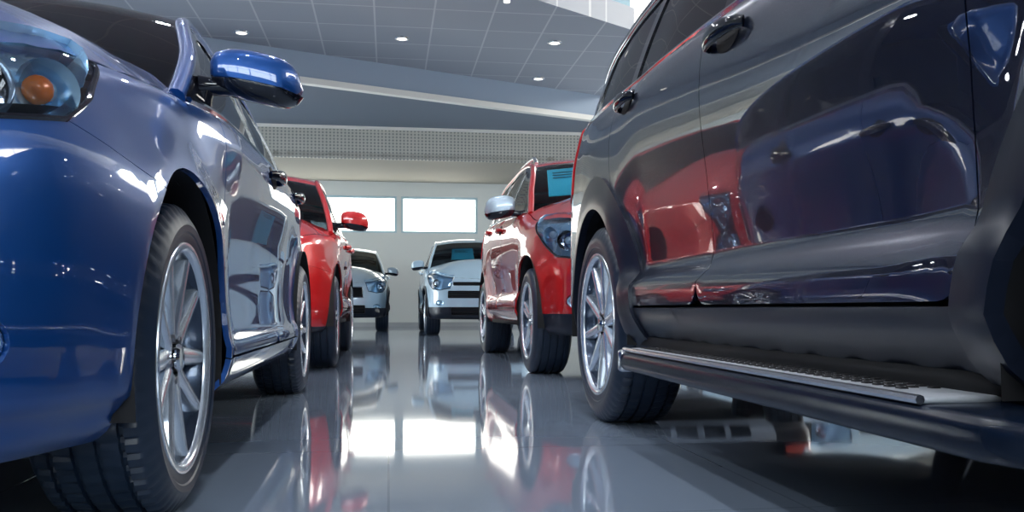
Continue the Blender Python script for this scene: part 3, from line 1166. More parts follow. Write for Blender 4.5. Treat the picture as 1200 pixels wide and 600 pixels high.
    for sd in (1, -1):
        mbx = MB()
        add_surface(mbx, B.side, gpoly, [w_ for w_, _ in win], max(step, .05), (sd,), 0.012)
        fr = mbx.build('window_frame', gmat, car)
        for w_, nm in win:
            mg = MB()
            add_surface(mg, (lambda P: B.side(P, -0.006)), w_, (), 0.08, (sd,), 0)
            mg.build(nm, M_GLASS_DARK if 'rear' in nm or 'quarter' in nm else M_GLASS, car)
        # belt moulding
        bm_ = MB()
        aa = np.linspace(a0 + .05, aE - .02, 40)
        pts = [(sd * (float(B.G(np.array([a]), np.array([zbelt(a)]))[0]) + 0.004), a - L / 2, zbelt(a) + 0.004) for a in aa]
        bm_.tube(pts, 0.009, 6)
        bm_.build('belt_moulding', sp.get('belt_mat', M_GLOSSBLACK), car)
        # roof pillar / cant rail
        rl = MB()
        off = 0.0
        pts = [(sd * (w - 0.010), o[0] - L / 2, o[1] - 0.004) for o, w in zip(B.O[::3], B.ow[::3])]
        rl.tube(pts, 0.024, 10)
        rl.build('roof_pillar', pm, car, smooth=60)
        if sp.get('rails'):
            rr2 = MB()
            r0, r1 = sp['rails']
            aa = np.linspace(r0, r1, 24)
            pts = []
            for i, a in enumerate(aa):
                q = i / 23
                hh = 0.045 * min(1, math.sin(PI * q) * 4)
                pts.append((sd * (float(np.interp(a, B.O[:, 0], B.ow)) - 0.05), a - L / 2, float(B.oz(a)) + 0.018 + hh))
            rr2.tube(pts, 0.016, 8)
            rr2.build('roof_rail', sp.get('rail_mat', M_ALU), car, smooth=60)
    tw, tr = B.tau(sp['ws_top']), B.tau(sp['rw_top'])
    mk = lambda t0, t1, v: [(t0, -v), (t1, -v), (t1, v), (t0, v)]
    def loftpart(nm, mat, t0, t1, v=1.0, off=0.0, st=0.06):
        mbx = MB()
        add_surface(mbx, (lambda P: B.loft(P, off)), [(a_ * 1.0, v_) for a_, v_ in mk(t0, t1, v)], (), st, (1,), 0.0)
        return mbx.build(nm, mat, car)
    loftpart('roof', pm, tw + 0.002, tr - 0.002)
    loftpart('windscreen', M_SCREEN, 0.02, tw, 0.985, 0.001, 0.09)
    loftpart('rear_window', M_GLASS_DARK, tr, B.OL, 0.985, 0.001, 0.09)
    # windscreen black border
    for (t0, t1, v0, v1) in ((0.0, 0.05, -1, 1), (tw - 0.03, tw, -1, 1)):
        wb_ = MB()
        add_surface(wb_, (lambda P: B.loft(P, -0.004)), [(t0, v0), (t1, v0), (t1, v1), (t0, v1)], (), 0.05, (1,), 0)
        wb_.build('windscreen_border', M_GLOSSBLACK, car)
    # wipers
    for v0, v1 in ((0.75, 0.05), (-0.05, -0.75)):
        wp = MB()
        pts = B.loft(np.array([(0.05 + 0.06 * math.sin(PI * q), v0 + (v1 - v0) * q) for q in np.linspace(0, 1, 8)]), 0.015)
        wp.tube([tuple(p) for p in pts], 0.007, 6)
        wp.build('wiper', M_CLAD, car)

    # ---- mirrors
    mx = sp['mirror']            # a, z, length out, height, depth
    for sd in (1, -1):
        am, zm, ml, mh, md = mx
        xb = float(B.G(np.array([am]), np.array([max(zm - mh * .4, zbelt(am))]))[0])
        # housing: lofted rounded body from root to tip
        nu, nv = 26, 18
        def housing(z_lo, z_hi, scale=1.0):
            vs, fs = [], []
            for i in range(nv + 1):
                q = i / nv
                # outline in the x direction
                x_ = xb + mx_off + ml * q
                prof = (max(1e-3, 1 - (2 * q - 1) ** 4 if q > 0.5 else 1 - 0.55 * (1 - 2 * q) ** 2.2 if q > 0 else 0.42)) ** 0.5
                if i == 0: prof = 0.5
                if i == nv: prof = 0.02
                hh = mh / 2 * prof * scale
                dd = md / 2 * (prof ** 0.8) * scale
                for k in range(nu):
                    t = 2 * PI * k / nu
                    cy, cz_ = math.cos(t), math.sin(t)
                    ee = 2 / 2.8
                    yy = math.copysign(abs(cy) ** ee, cy) * dd
                    zz = math.copysign(abs(cz_) ** ee, cz_) * hh
                    if yy > 0: yy *= 0.55       # flat glass side towards the rear
                    zz = min(max(zz, z_lo), z_hi)
                    yy -= 0.0
                    vs.append((sd * x_, am - L / 2 + yy + 0.06 * q, zm + zz - 0.028 * q * q))
            for i in range(nv):
                for k in range(nu):
                    kk = (k + 1) % nu
                    fs.append((i * nu + k, i * nu + kk, (i + 1) * nu + kk, (i + 1) * nu + k))
            fs.append(tuple(range(nu)))
            return MB().add(vs, fs)
        mx_off = sp.get('mirror_off', 0.055)
        hs_ = housing(-mh * 0.18, mh).build('wing_mirror', sp.get('mirror_mat', pm), car, smooth=50, fix=True)
        housing(-mh, -mh * 0.14, 0.96).build('mirror_base', M_GLOSSBLACK, hs_, smooth=50, fix=True)
        st_ = MB()
        st_.tube([(sd * (xb - 0.015), am - L / 2 - 0.02, zm - mh * 0.32), (sd * (xb + 0.03), am - L / 2 - 0.01, zm - mh * 0.30), (sd * (xb + 0.10), am - L / 2, zm - mh * 0.26)], [0.032, 0.024, 0.026], 10, flat=1.4)
        st_.tube([(sd * (xb - 0.012), am - L / 2 - 0.03, zbelt(am) + 0.0), (sd * (xb + 0.005), am - L / 2 - 0.02, zm - mh * 0.28)], [0.030, 0.026], 10)
        st_.build('mirror_arm', M_GLOSSBLACK, hs_, smooth=60)
        gl = MB()
        gy = am - L / 2 + md / 2 * 0.55 + 0.04
        ring = []
        for k in range(24):
            t = 2 * PI * k / 24
            ring.append((sd * (xb + mx_off + ml * (0.5 + 0.42 * math.copysign(abs(math.cos(t)) ** .7, math.cos(t)))), gy + 0.03 * (math.cos(t)) * 0.9, zm + mh * 0.36 * math.copysign(abs(math.sin(t)) ** .7, math.sin(t)) - 0.006))
        gl.add(ring, [tuple(range(24))])
        gl.build('mirror_glass', M_MIRROR, hs_)

    # ---- interior
    it = MB()
    sx = [-0.36, 0.36]
    zf = zz0 + 0.05
    a_s = sp['seat_a']
    for k, aa in enumerate((a_s, a_s + 0.85)):
        for x_ in sx:
            it.rbox((x_, aa - L / 2, zf + 0.22), (0.48, 0.5, 0.16), 0.05)
            rot = Matrix.Rotation(math.radians(-14), 3, 'X')
            it.rbox((x_, aa + 0.28 - L / 2, zf + 0.52), (0.46, 0.13, 0.58), 0.05, rot=rot)
            it.rbox((x_, aa + 0.36 - L / 2, zf + 0.88), (0.26, 0.09, 0.17), 0.04, rot=rot)
    it.build('seat', M_SEAT, car, smooth=60, fix=True)
    ds = MB()
    zc = zbelt(ac + 0.25)
    ds.rbox((0, ac + 0.42 - L / 2, zc - 0.10), (1.32, 0.46, 0.20), 0.07)
    ds.build('dashboard', M_DARK, car, smooth=60, fix=True)
    sw = MB()
    ring = [(0.36 * 1 + 0.18 * math.cos(t), ac + 0.72 - L / 2 + 0.05 * math.sin(t), zc - 0.02 + 0.17 * math.sin(t)) for t in np.linspace(0, 2 * PI, 25)]
    sw.tube(ring, 0.014, 6)
    sw.build('steering_wheel', M_DARK, car, smooth=60)
    # number plate holder
    if sp.get('plate'):
        pz = sp['plate']
        pb = MB()
        y0 = B.pt(0, pz, 0.012).y
        pb.rbox((0, y0, pz), (0.52, 0.016, 0.115), 0.006)
        pb.build('number_plate', M_PLATE, car, fix=True)

    # ---- wheels
    wx = sp['W'] - sp.get('wheel_in', 0.02) - sp.get('tyre_w', 0.22) / 2
    for a in (sp['aF'], sp['aR']):
        for sd in (1, -1):
            build_wheel(car, sp, sd * wx, a - L / 2, r - 0.004, sd)
    car['_'] = 0
    del car['_']
    sp['body'] = B
    BODY[car.name] = B
    return car


# ------------------------------------------------------------------ car definitions
HATCH = dict(
    name='hatchback_car', category='car', L=4.30, W=0.89, plan_w=0.89,
    plan=[(0, 0), (.30, .012), (.55, .06), (.71, .13), (.80, .24), (.855, .40), (.88, .60), (.892, .9), (.895, 1.3), (.895, 2.1), (.885, 2.9), (.86, 3.5),
          (.80, 3.95), (.68, 4.18), (.45, 4.27), (0, 4.30)],
    top=[(('x', 0), .74), (('x', .5), .78), (.25, .83), (.50, .875), (.9, .915), (1.3, .955), (2.0, .985), (3.0, 1.01), (3.8, 1.03), (4.2, 1.03), (('X', 0), 1.03)],
    bottom=[(('x', 0), .20), (.8, .205), (1.3, .215), (3.0, .215), (3.9, .24), (('X', 0), .27)],
    profiles=[
        (('x', 0), [(.15, .10), (.24, .03), (.36, .0), (.5, .0), (.62, .03), (.72, .08), (1.1, .16)]),
        (.35, [(.15, .09), (.22, .05), (.262, .034), (.276, .010), (.36, .0), (.5, -.004), (.62, .0), (.67, .010), (.74, .040), (.85, .095), (1.1, .16)]),
        (1.0, [(.15, .06), (.28, .01), (.45, .0), (.60, .0), (.67, .006), (.76, .026), (.84, .046), (.90, .055), (1.1, .07)]),
        (1.5, [(.15, .07), (.27, .012), (.32, .0), (.37, .022), (.50, .038), (.66, .030), (.82, .006), (.87, .0), (.91, .012), (1.0, .03), (1.2, .04)]),
        (2.9, [(.15, .07), (.27, .012), (.32, .0), (.38, .022), (.50, .036), (.68, .030), (.86, .004), (.91, -.002), (.95, .010), (1.04, .03), (1.2, .04)]),
        (3.9, [(.15, .08), (.30, .02), (.5, .0), (.75, .0), (.92, .0), (1.04, .03), (1.2, .05)]),
        (('X', 0), [(.15, .09), (.3, .02), (.5, .0), (.62, .02), (.8, .05), (1.04, .08)])],
    r=.33, Ra=.395, aF=.86, aR=3.52, tyre_w=.225, rim_r=.236, wheel_in=.012, spokes=5, pair='v', spin=.31, spoke_w=(.021, .017), near=True,
    z_sill=.30, d1=1.28, d2=2.32, d3=3.32, door_lean=.03, h1=(2.20, .905), h2=(3.12, .945), door_arch=.05,
    headlight=[(('x', .50), 0), (('x', .62), .715), (.20, .700), (.34, .725), (.46, .785), (.55, .85), (.60, .9)], hl_join=3, seam_f=124, seam_r=52,
    taillight=[(3.75, 0), (3.95, .80), (4.15, .76), (('X', .45), .78), (('X', .42), 0)], z_rear_bumper=.62,
    front_holes=[(('s', 0), ('x', .42), .62, .70, 'chrome'), (('s', 0), ('x', .46), .27, .43, 'intake'), (('x', .69), ('x', .782), .335, .43, 'fog')],
    outline=[(1.12, .945), (1.45, 1.14), (1.85, 1.345), (2.2, 1.44), (2.7, 1.47), (3.3, 1.44), (3.75, 1.35), (3.98, 1.20), (4.12, 1.03)],
    windows=[(1.35, 2.26, 'front_side_window'), (2.36, 3.20, 'rear_side_window'), (3.26, 3.72, 'quarter_window')],
    ws_top=2.0, rw_top=3.72, tumble=.36, tcurve=.35, mirror=(1.40, 1.078, .235, .140, .16), mirror_off=.022, hood_load=.0016, hood_dome=.09, seat_a=1.95, roll=.05, amber=True, lamp_R=.058, lamp_c=(.42, .66),
    step=.03, plate=None, belt_mat=M_CHROME, handle_mat=M_GLOSSBLACK, paint=M_BLUE)

SUV = dict(
    name='sport_utility_vehicle', category='car', L=4.70, W=.94, plan_w=.94,
    plan=[(0, 0), (.35, .015), (.62, .08), (.77, .19), (.86, .38), (.91, .65), (.935, 1.1), (.94, 1.6), (.94, 2.6), (.93, 3.4), (.905, 4.0),
          (.85, 4.42), (.70, 4.62), (.4, 4.69), (0, 4.70)],
    top=[(('x', 0), .90), (('x', .6), .94), (.4, 1.0), (.9, 1.03), (1.3, 1.12), (2.1, 1.17), (3.0, 1.22), (4.0, 1.27), (4.4, 1.28), (('X', 0), 1.28)],
    bottom=[(('x', 0), .26), (.9, .28), (1.3, .32), (3.3, .32), (4.2, .32), (('X', 0), .34)],
    profiles=[
        (('x', 0), [(.2, .12), (.30, .03), (.45, .0), (.6, .0), (.78, .03), (.90, .07), (1.2, .16)]),
        (.4, [(.2, .08), (.30, .02), (.45, .0), (.65, .0), (.85, .03), (1.0, .06), (1.2, .1)]),
        (1.1, [(.2, .06), (.30, .012), (.5, .0), (.75, .0), (.95, .01), (1.03, .03), (1.2, .06)]),
        (1.34, [(.2, .06), (.28, .070), (.34, .045), (.40, .010), (.42, .0), (.50, .004), (.56, .026), (.75, .022), (.93, .008), (1.04, .018), (1.15, .05), (1.3, .07)]),
        (1.60, [(.2, .06), (.28, .070), (.34, .045), (.40, .010), (.42, .0), (.47, -.004), (.500, -.004), (.510, .002), (.548, .040), (.565, .043), (.75, .027), (.95, .006), (1.06, .014), (1.18, .05), (1.3, .07)]),
        (3.0, [(.2, .06), (.28, .070), (.34, .045), (.40, .010), (.42, .0), (.47, -.004), (.500, -.004), (.510, .002), (.548, .044), (.565, .047), (.75, .029), (1.0, .004), (1.11, .012), (1.23, .05), (1.3, .06)]),
        (3.35, [(.2, .06), (.30, .015), (.42, .0), (.6, .0), (.9, -.004), (1.08, .012), (1.2, .05), (1.3, .07)]),
        (4.2, [(.2, .08), (.33, .02), (.5, .0), (.8, .0), (1.05, .01), (1.25, .05)]),
        (('X', 0), [(.2, .1), (.35, .02), (.5, .0), (.7, .0), (.8, .05), (1.25, .1)])],
    r=.375, Ra=.447, aF=.90, aR=3.60, tyre_w=.245, rim_r=.262, wheel_in=.012, spokes=10, pair=False, spin=.2, spoke_w=(.019, .016), near=True,
    z_sill=.435, d1=1.40, d2=2.45, d3=3.42, door_lean=.0, h1=(2.28, 1.075), h2=(3.22, 1.135), door_arch=.10, rd_angle=118,
    headlight=[(('x', .52), 0), (('x', .56), .76), (('x', .72), .73), (.30, .75), (.52, .84), (.70, .93), (.80, 1.0)], hl_join=3, seam_f=128, seam_r=48,
    taillight=[(4.22, 0), (4.24, .95), (4.50, .88), (('X', .60), .9), (('X', .58), 0)], z_rear_bumper=.72,
    front_holes=[(('s', 0), ('x', .46), .64, .84, 'mesh'), (('s', 0), ('x', .50), .34, .50, 'intake'), (('x', .64), ('x', .78), .42, .52, 'fog')],
    outline=[(1.22, 1.11), (1.55, 1.32), (1.9, 1.50), (2.25, 1.62), (2.9, 1.685), (3.6, 1.68), (4.15, 1.62), (4.42, 1.50), (4.56, 1.28)],
    windows=[(1.45, 2.38, 'front_side_window'), (2.50, 3.42, 'rear_side_window'), (3.50, 4.15, 'quarter_window')],
    ws_top=2.08, rw_top=4.2, tumble=.30, tcurve=.25, mirror=(1.58, 1.20, .22, .18, .17), seat_a=2.1, roll=.06, lamp_R=.06, lamp_c=(.38, .64),
    step=.04, clad=True, clad_w=(.07, .11), rails=(2.3, 4.1), bumper_split=.45, hood_load=.002, paint=M_BLACK, belt_mat=M_CHROME, handle_mat=M_GLOSSBLACK)


def variant(base, **kw):
    d = dict(base)
    d.update(kw)
    return d


# ------------------------------------------------------------------ the room
def struct(name, mb, mat, parent=None, **kw):
    o = mb.build(name, mat, parent, smooth=30, **kw)
    if parent is None:
        o['kind'] = 'structure'
    return o


X0, X1, Y0, Y1, HZ = -10.6, 12.6, -9.0, 21.8, 9.6


def tile_floor_mat():
    m = principled('polished floor tiles', (0.2, 0.21, 0.24), 0.045)
    nt = m.node_tree
    b = nt.nodes['Principled BSDF']
    b.inputs['IOR'].default_value = 1.75
    b.inputs['Specular IOR Level'].default_value = 0.62
    tc = nt.nodes.new('ShaderNodeTexCoord')
    br = nt.nodes.new('ShaderNodeTexBrick')
    br.offset = 0.0
    br.squash = 1.0
    br.inputs['Scale'].default_value = 1.0
    br.inputs['Brick Width'].default_value = 0.9
    br.inputs['Row Height'].default_value = 0.9
    br.inputs['Mortar Size'].default_value = 0.003
    br.inputs['Mortar Smooth'].default_value = 0.1
    br.inputs['Bias'].default_value = 0.0
    br.inputs['Color1'].default_value = (0.24, 0.30, 0.39, 1)
    br.inputs['Color2'].default_value = (0.25, 0.31, 0.40, 1)
    br.inputs['Mortar'].default_value = (0.19, 0.24, 0.32, 1)
    nt.links.new(tc.outputs['Object'], br.inputs['Vector'])
    nt.links.new(br.outputs['Color'], b.inputs['Base Color'])
    n = nt.nodes.new('ShaderNodeTexNoise')
    n.inputs['Scale'].default_value = 3.0
    r = nt.nodes.new('ShaderNodeMapRange')
    r.inputs['To Min'].default_value = 0.03
    r.inputs['To Max'].default_value = 0.07
    nt.links.new(tc.outputs['Object'], n.inputs['Vector'])
    nt.links.new(n.outputs['Fac'], r.inputs['Value'])
    nt.links.new(r.outputs[0], b.inputs['Roughness'])
    bp = nt.nodes.new('ShaderNodeBump')
    bp.inputs['Strength'].default_value = 0.15
    bp.inputs['Distance'].default_value = 0.002
    nt.links.new(br.outputs['Fac'], bp.inputs['Height'])
    bp.invert = True
    nt.links.new(bp.outputs[0], b.inputs['Normal'])
    return m


def plaster(name, col, rough=0.8):
    m = principled(name, col, rough)
    nt = m.node_tree
    b = nt.nodes['Principled BSDF']
    tc = nt.nodes.new('ShaderNodeTexCoord')
    n = nt.nodes.new('ShaderNodeTexNoise')
    n.inputs['Scale'].default_value = 60
    n.inputs['Detail'].default_value = 3
    bp = nt.nodes.new('ShaderNodeBump')
    bp.inputs['Strength'].default_value = 0.08
    bp.inputs['Distance'].default_value = 0.01
    nt.links.new(tc.outputs['Object'], n.inputs['Vector'])
    nt.links.new(n.outputs['Fac'], bp.inputs['Height'])
    nt.links.new(bp.outputs[0], b.inputs['Normal'])
    return m


M_WALL = plaster('pale wall paint', (0.56, 0.59, 0.58))
M_TAUPE = plaster('taupe soffit paint', (0.36, 0.34, 0.29))
M_WALLWARM = plaster('sand wall paint', (0.62, 0.50, 0.38))
M_WALLDARK = plaster('slate wall paint', (0.03, 0.045, 0.085))
M_CEILHI = plaster('upper ceiling paint', (0.45, 0.48, 0.52))
M_SOFFIT = plaster('slate soffit paint', (0.17, 0.20, 0.25))
M_BEAM = plaster('blue grey bulkhead paint', (0.33, 0.41, 0.52), 0.45)
M_FRAME = principled('aluminium window frame', (0.36, 0.50, 0.56), 0.4, 0.3)
M_PANE = glass_mat('window pane glass', (0.94, 0.97, 1.0))
M_TRIMW = principled('white edge trim', (0.85, 0.83, 0.78), 0.4)


def ceiling_panel_mat():
    m = principled('grey ceiling panels', (0.2, 0.22, 0.27), 0.55)
    nt = m.node_tree
    b = nt.nodes['Principled BSDF']
    tc = nt.nodes.new('ShaderNodeTexCoord')
    mp = nt.nodes.new('ShaderNodeMapping')
    mp.inputs['Location'].default_value = (0.2, 0.22, 0)
    br = nt.nodes.new('ShaderNodeTexBrick')
    br.offset = 0.0
    br.inputs['Scale'].default_value = 1.0
    br.inputs['Brick Width'].default_value = 0.85
    br.inputs['Row Height'].default_value = 0.85
    br.inputs['Mortar Size'].default_value = 0.014
    br.inputs['Color1'].default_value = (0.31, 0.335, 0.385, 1)
    br.inputs['Color2'].default_value = (0.325, 0.35, 0.40, 1)
    br.inputs['Mortar'].default_value = (0.50, 0.52, 0.54, 1)
    nt.links.new(tc.outputs['Object'], mp.inputs['Vector'])
    nt.links.new(mp.outputs[0], br.inputs['Vector'])
    nt.links.new(br.outputs['Color'], b.inputs['Base Color'])
    return m


def perforated_mat():
    m = principled('perforated metal sheet', (0.5, 0.5, 0.45), 0.5, 0.2)
    nt = m.node_tree
    b = nt.nodes['Principled BSDF']
    tc = nt.nodes.new('ShaderNodeTexCoord')
    sp = nt.nodes.new('ShaderNodeSeparateXYZ')
    nt.links.new(tc.outputs['Object'], sp.inputs[0])

    def wave(sock, pitch):
        a = nt.nodes.new('ShaderNodeMath'); a.operation = 'MULTIPLY'
        a.inputs[1].default_value = 2 * PI / pitch
        nt.links.new(sock, a.inputs[0])
        s = nt.nodes.new('ShaderNodeMath'); s.operation = 'SINE'
        nt.links.new(a.outputs[0], s.inputs[0])
        return s.outputs[0]
    add = nt.nodes.new('ShaderNodeMath'); add.operation = 'ADD'
    nt.links.new(wave(sp.outputs['X'], 0.075), add.inputs[0])
    mul = nt.nodes.new('ShaderNodeMath'); mul.operation = 'MULTIPLY'
    mul.inputs[1].default_value = 0.8
    nt.links.new(wave(sp.outputs['Z'], 0.065), mul.inputs[0])
    nt.links.new(mul.outputs[0], add.inputs[1])
    cr = nt.nodes.new('ShaderNodeValToRGB')
    cr.color_ramp.elements[0].position = 0.45
    cr.color_ramp.elements[0].color = (0.50, 0.49, 0.44, 1)
    cr.color_ramp.elements[1].position = 0.75
    cr.color_ramp.elements[1].color = (0.24, 0.25, 0.25, 1)
    nt.links.new(add.outputs[0], cr.inputs[0])
    nt.links.new(cr.outputs[0], b.inputs['Base Color'])
    return m


def wall_with_holes(name, u0, u1, z0, z1, holes, place, thick, mat):
    """rectangular wall with rectangular openings; place(u, z, d) -> world point, d = 0 inner face .. thick outer"""
    us = sorted({u0, u1} | {h[0] for h in holes} | {h[1] for h in holes})
    zs = sorted({z0, z1} | {h[2] for h in holes} | {h[3] for h in holes})
    mb = MB()
    for i in range(len(us) - 1):
        for j in range(len(zs) - 1):
            uc, zc = (us[i] + us[i + 1]) / 2, (zs[j] + zs[j + 1]) / 2
            if any(h[0] < uc < h[1] and h[2] < zc < h[3] for h in holes):
                continue
            ps = []
            for d in (0, thick):
                for (u, z) in ((us[i], zs[j]), (us[i + 1], zs[j]), (us[i + 1], zs[j + 1]), (us[i], zs[j + 1])):
                    ps.append(place(u, z, d))
            mb.add(ps, [(0, 1, 2, 3), (7, 6, 5, 4), (0, 4, 5, 1), (1, 5, 6, 2), (2, 6, 7, 3), (3, 7, 4, 0)])
    return struct(name, mb, mat, fix=True)


def window(n, u0, u1, z0, z1, place, mull=0, frame=0.06, rails=0, mat=None, mw=None):
    mb = MB()
    mw = mw or frame

    def bar(a0, a1, b0, b1):
        ps = [place(u, z, d) for d in (0.04, 0.14) for (u, z) in ((a0, b0), (a1, b0), (a1, b1), (a0, b1))]
        mb.add(ps, [(0, 1, 2, 3), (7, 6, 5, 4), (0, 4, 5, 1), (1, 5, 6, 2), (2, 6, 7, 3), (3, 7, 4, 0)])
    bar(u0, u1, z0, z0 + frame); bar(u0, u1, z1 - frame, z1)
    bar(u0, u0 + frame, z0 + frame, z1 - frame); bar(u1 - frame, u1, z0 + frame, z1 - frame)
    for k in range(mull):
        u = u0 + (u1 - u0) * (k + 1) / (mull + 1)
        bar(u - mw / 2, u + mw / 2, z0 + frame, z1 - frame)
    for k in range(rails):
        z = z0 + (z1 - z0) * (k + 1) / (rails + 1)
        bar(u0 + frame, u1 - frame, z - frame / 2, z + frame / 2)
    w = struct('window_%d' % n, mb, mat or M_FRAME, fix=True)
    pm_ = MB()
    pm_.add([place(u0, z0, 0.09), place(u1, z0, 0.09), place(u1, z1, 0.09), place(u0, z1, 0.09)], [(0, 1, 2, 3)])
    pm_.build('window_pane', M_PANE, w)
    return w


def build_room():
    fl = MB().box(((X0 + X1) / 2, (Y0 + Y1) / 2, -0.1), (X1 - X0 + .6, Y1 - Y0 + .6, 0.2))
    struct('floor', fl, tile_floor_mat())
    # back wall: clerestory strip plus high glazing
    pb = lambda u, z, d: (u, Y1 + d, z)
    hb = [(-6.5, -3.6, 2.30, 3.22), (-3.50, -1.20, 2.30, 3.22), (-1.08, 1.02, 2.30, 3.22),
          (-9.8, 12.0, 6.2, 9.1)]
    hb = [(-9.5, -3.25, 2.30, 3.20), (-3.15, 0.20, 2.30, 3.20), (0.31, 2.20, 2.30, 3.20), (-6.5, 12.0, 6.2, 9.1)]
    wall_with_holes('wall_back', X0 - .3, X1 + .3, 0, HZ, hb, pb, 0.3, M_WALL)
    window(1, *hb[0], pb, mull=2, frame=0.05)
    window(2, *hb[1], pb, mull=0, frame=0.05)
    window(3, *hb[2], pb, mull=0, frame=0.05)
    window(4, *hb[3], pb, mull=5, frame=0.10, mw=0.6)
    pf = lambda u, z, d: (u, Y0 - d, z)
    hf = [(-7.5, 7.5, 3.3, 5.9)]
    wall_with_holes('wall_front', X0 - .3, X1 + .3, 0, HZ, hf, pf, 0.3, M_WALLDARK)
    window(5, *hf[0], pf, mull=6, frame=0.09, rails=1)
    pr = lambda u, z, d: (X1 + d, u, z)
    hr = [(-4.0, 20.0, 6.4, 9.0), (12.0, 21.0, 0.5, 3.4)]
    wall_with_holes('wall_right', Y0, Y1, 0, HZ, hr, pr, 0.3, M_WALLWARM)
    window(6, *hr[0], pr, mull=9, frame=0.09)
    window(8, *hr[1], pr, mull=3, frame=0.08)  # unseen opening, added to let the low right fill in
    pl = lambda u, z, d: (X0 - d, u, z)
    hlft = [(-5.0, 17.0, 5.4, 8.6), (13.0, 21.0, 0.5, 3.4)]
    wall_with_holes('wall_left', Y0, Y1, 0, HZ, hlft, pl, 0.3, M_WALL)
    window(7, *hlft[0], pl, mull=9, frame=0.09)
    window(9, *hlft[1], pl, mull=3, frame=0.08)  # unseen opening, added for the low left fill
    struct('ceiling', MB().box(((X0 + X1) / 2, (Y0 + Y1) / 2, HZ + 0.1), (X1 - X0 + .6, Y1 - Y0 + .6, 0.2)), M_CEILHI)
    # lowered panelled ceiling, diagonal front and back edges
    HC = 4.69
    dA = lambda X: 14.93 + (X + 1.30) * 0.40
    fr = lambda X: 11.93 + (X - 2.0) * 0.66
    poly = [(X0, -6.0), (4.0, -6.0), (4.0, 11.2), (2.0, fr(2.0)), (3.73, fr(3.73)), (4.35, dA(4.35)), (X0, dA(X0))]
    struct('ceiling_panelled', MB().prism(poly, HC, HC + 0.35), ceiling_panel_mat(), fix=True)
    # lower soffit between the diagonal and the perforated bulkhead
    HS = 4.18
    yb = 18.35
    poly = [(X0, dA(X0)), (4.35, dA(4.35)), (5.2, yb), (X0, yb)]
    mb = MB().prism([(X0, dA(X0) + .05), (4.35, dA(4.35) + .05), (X1, dA(4.35) + .05), (X1, yb), (X0, yb)], HS, HS + 0.1)
    struct('ceiling_soffit', mb, M_SOFFIT, fix=True)
    # diagonal bulkhead with its bright lower edge
    mb = MB().prism([(X0, dA(X0)), (4.35, dA(4.35)), (X1, dA(4.35)), (X1, dA(4.35) + .06), (4.35, dA(4.35) + .06), (X0, dA(X0) + .06)], HS + 0.06, HC + 0.36)
    struct('wall_bulkhead', mb, M_BEAM, fix=True)
    mb = MB().prism([(X0, dA(X0) - .10), (4.35, dA(4.35) - .10), (X1, dA(4.35) - .1), (X1, dA(4.35) + .06), (4.35, dA(4.35) + .06), (X0, dA(X0) + .06)], HS - 0.03, HS + 0.07)
    struct('trim_1', mb, M_TRIMW, fix=True)
    # perforated vertical bulkhead and its soffit
    mb = MB().box(((X0 + X1) / 2, yb + .03, (3.52 + HS) / 2 + .03), (X1 - X0, .06, HS - 3.52 + .06))
    struct('wall_perforated', mb, perforated_mat())
    mb = MB().box(((X0 + X1) / 2, yb - .03, HS - .02), (X1 - X0, .08, .07))
    struct('trim_2', mb, M_TRIMW)
    mb = MB().box(((X0 + X1) / 2, (yb + Y1) / 2, 3.60), (X1 - X0, Y1 - yb, .10))
    struct('ceiling_back', mb, M_TAUPE)
    mb = MB().box(((X0 + X1) / 2, Y1 - .01, .05), (X1 - X0, .02, .10))
    struct('baseboard_back', mb, principled('grey skirting', (0.32, 0.34, 0.36), 0.4))
    return HC


HC = build_room()


# ------------------------------------------------------------------ downlights
def px_to_world(px, py, h):
    """point at height h seen at photo pixel (px, py)"""
    z = (h - 0.43) * FPX / (362 - py)
    l = (px - 600) / FPX * z
    return (l * math.cos(YAW) + z * math.sin(YAW), z * math.cos(YAW) - l * math.sin(YAW))


def make_downlight(loc, first=None):
    if first is None:
        t = empty('recessed_downlight', (0, 0, 0))
        MB().lathe([(-.012, .085), (-.016, .105), (-.008, .118), (.0, .12)], 28, 'z').build('ring', M_CHROME, t, fix=True)
        MB().lathe([(-.012, .085), (.0, .06), (.0, .001)], 28, 'z').build('lamp_lens', principled('lamp glow', (1, 1, 1), .4, emit=(1.0, .93, .8), emit_strength=0.7), t, fix=True)
    else:
        t = copy_tree(first)
    t.location = loc
    return t


lab = ['recessed downlight in the grey ceiling above the blue wing mirror',
       'recessed downlight in the grey ceiling, middle of the row of three',
       'recessed downlight in the grey ceiling, rightmost of the row of three',
       'small recessed downlight near the diagonal edge of the grey ceiling']
dl = None
for (p, lb) in zip(((283, 38), (471, 45), (650, 50), (631, 92)), lab):
    xy = px_to_world(*p, HC)
    o = make_downlight((xy[0], xy[1], HC), dl)
    if dl is None: dl = o
    tag(o, lb, 'ceiling light', 'recessed downlights in the panelled ceiling')

for gx, wx_ in ((-3.6, 'left of the blue hatchback'), (-1.7, 'over the left car row'), (0.2, 'over the open aisle')):
    for gy, wy_ in ((-1.5, 'nearest the front wall'), (1.6, 'level with the blue front wheel'), (4.7, 'level with the blue rear wheel'), (7.8, 'level with the left red SUV')):
        o = make_downlight((gx, gy, HC), dl)
        tag(o, 'recessed downlight ' + wx_ + ', ' + wy_, 'ceiling light', 'recessed downlights over the near cars')
        d = bpy.data.lights.new('downlight_glow', 'AREA')
        d.shape = 'DISK'; d.size = .16; d.energy = 17; d.color = (0.92, 0.95, 1.0)
        lo = bpy.data.objects.new('downlight_glow', d)
        lo.location = (0, 0, -.02)
        lo.parent = o
        COL.objects.link(lo)

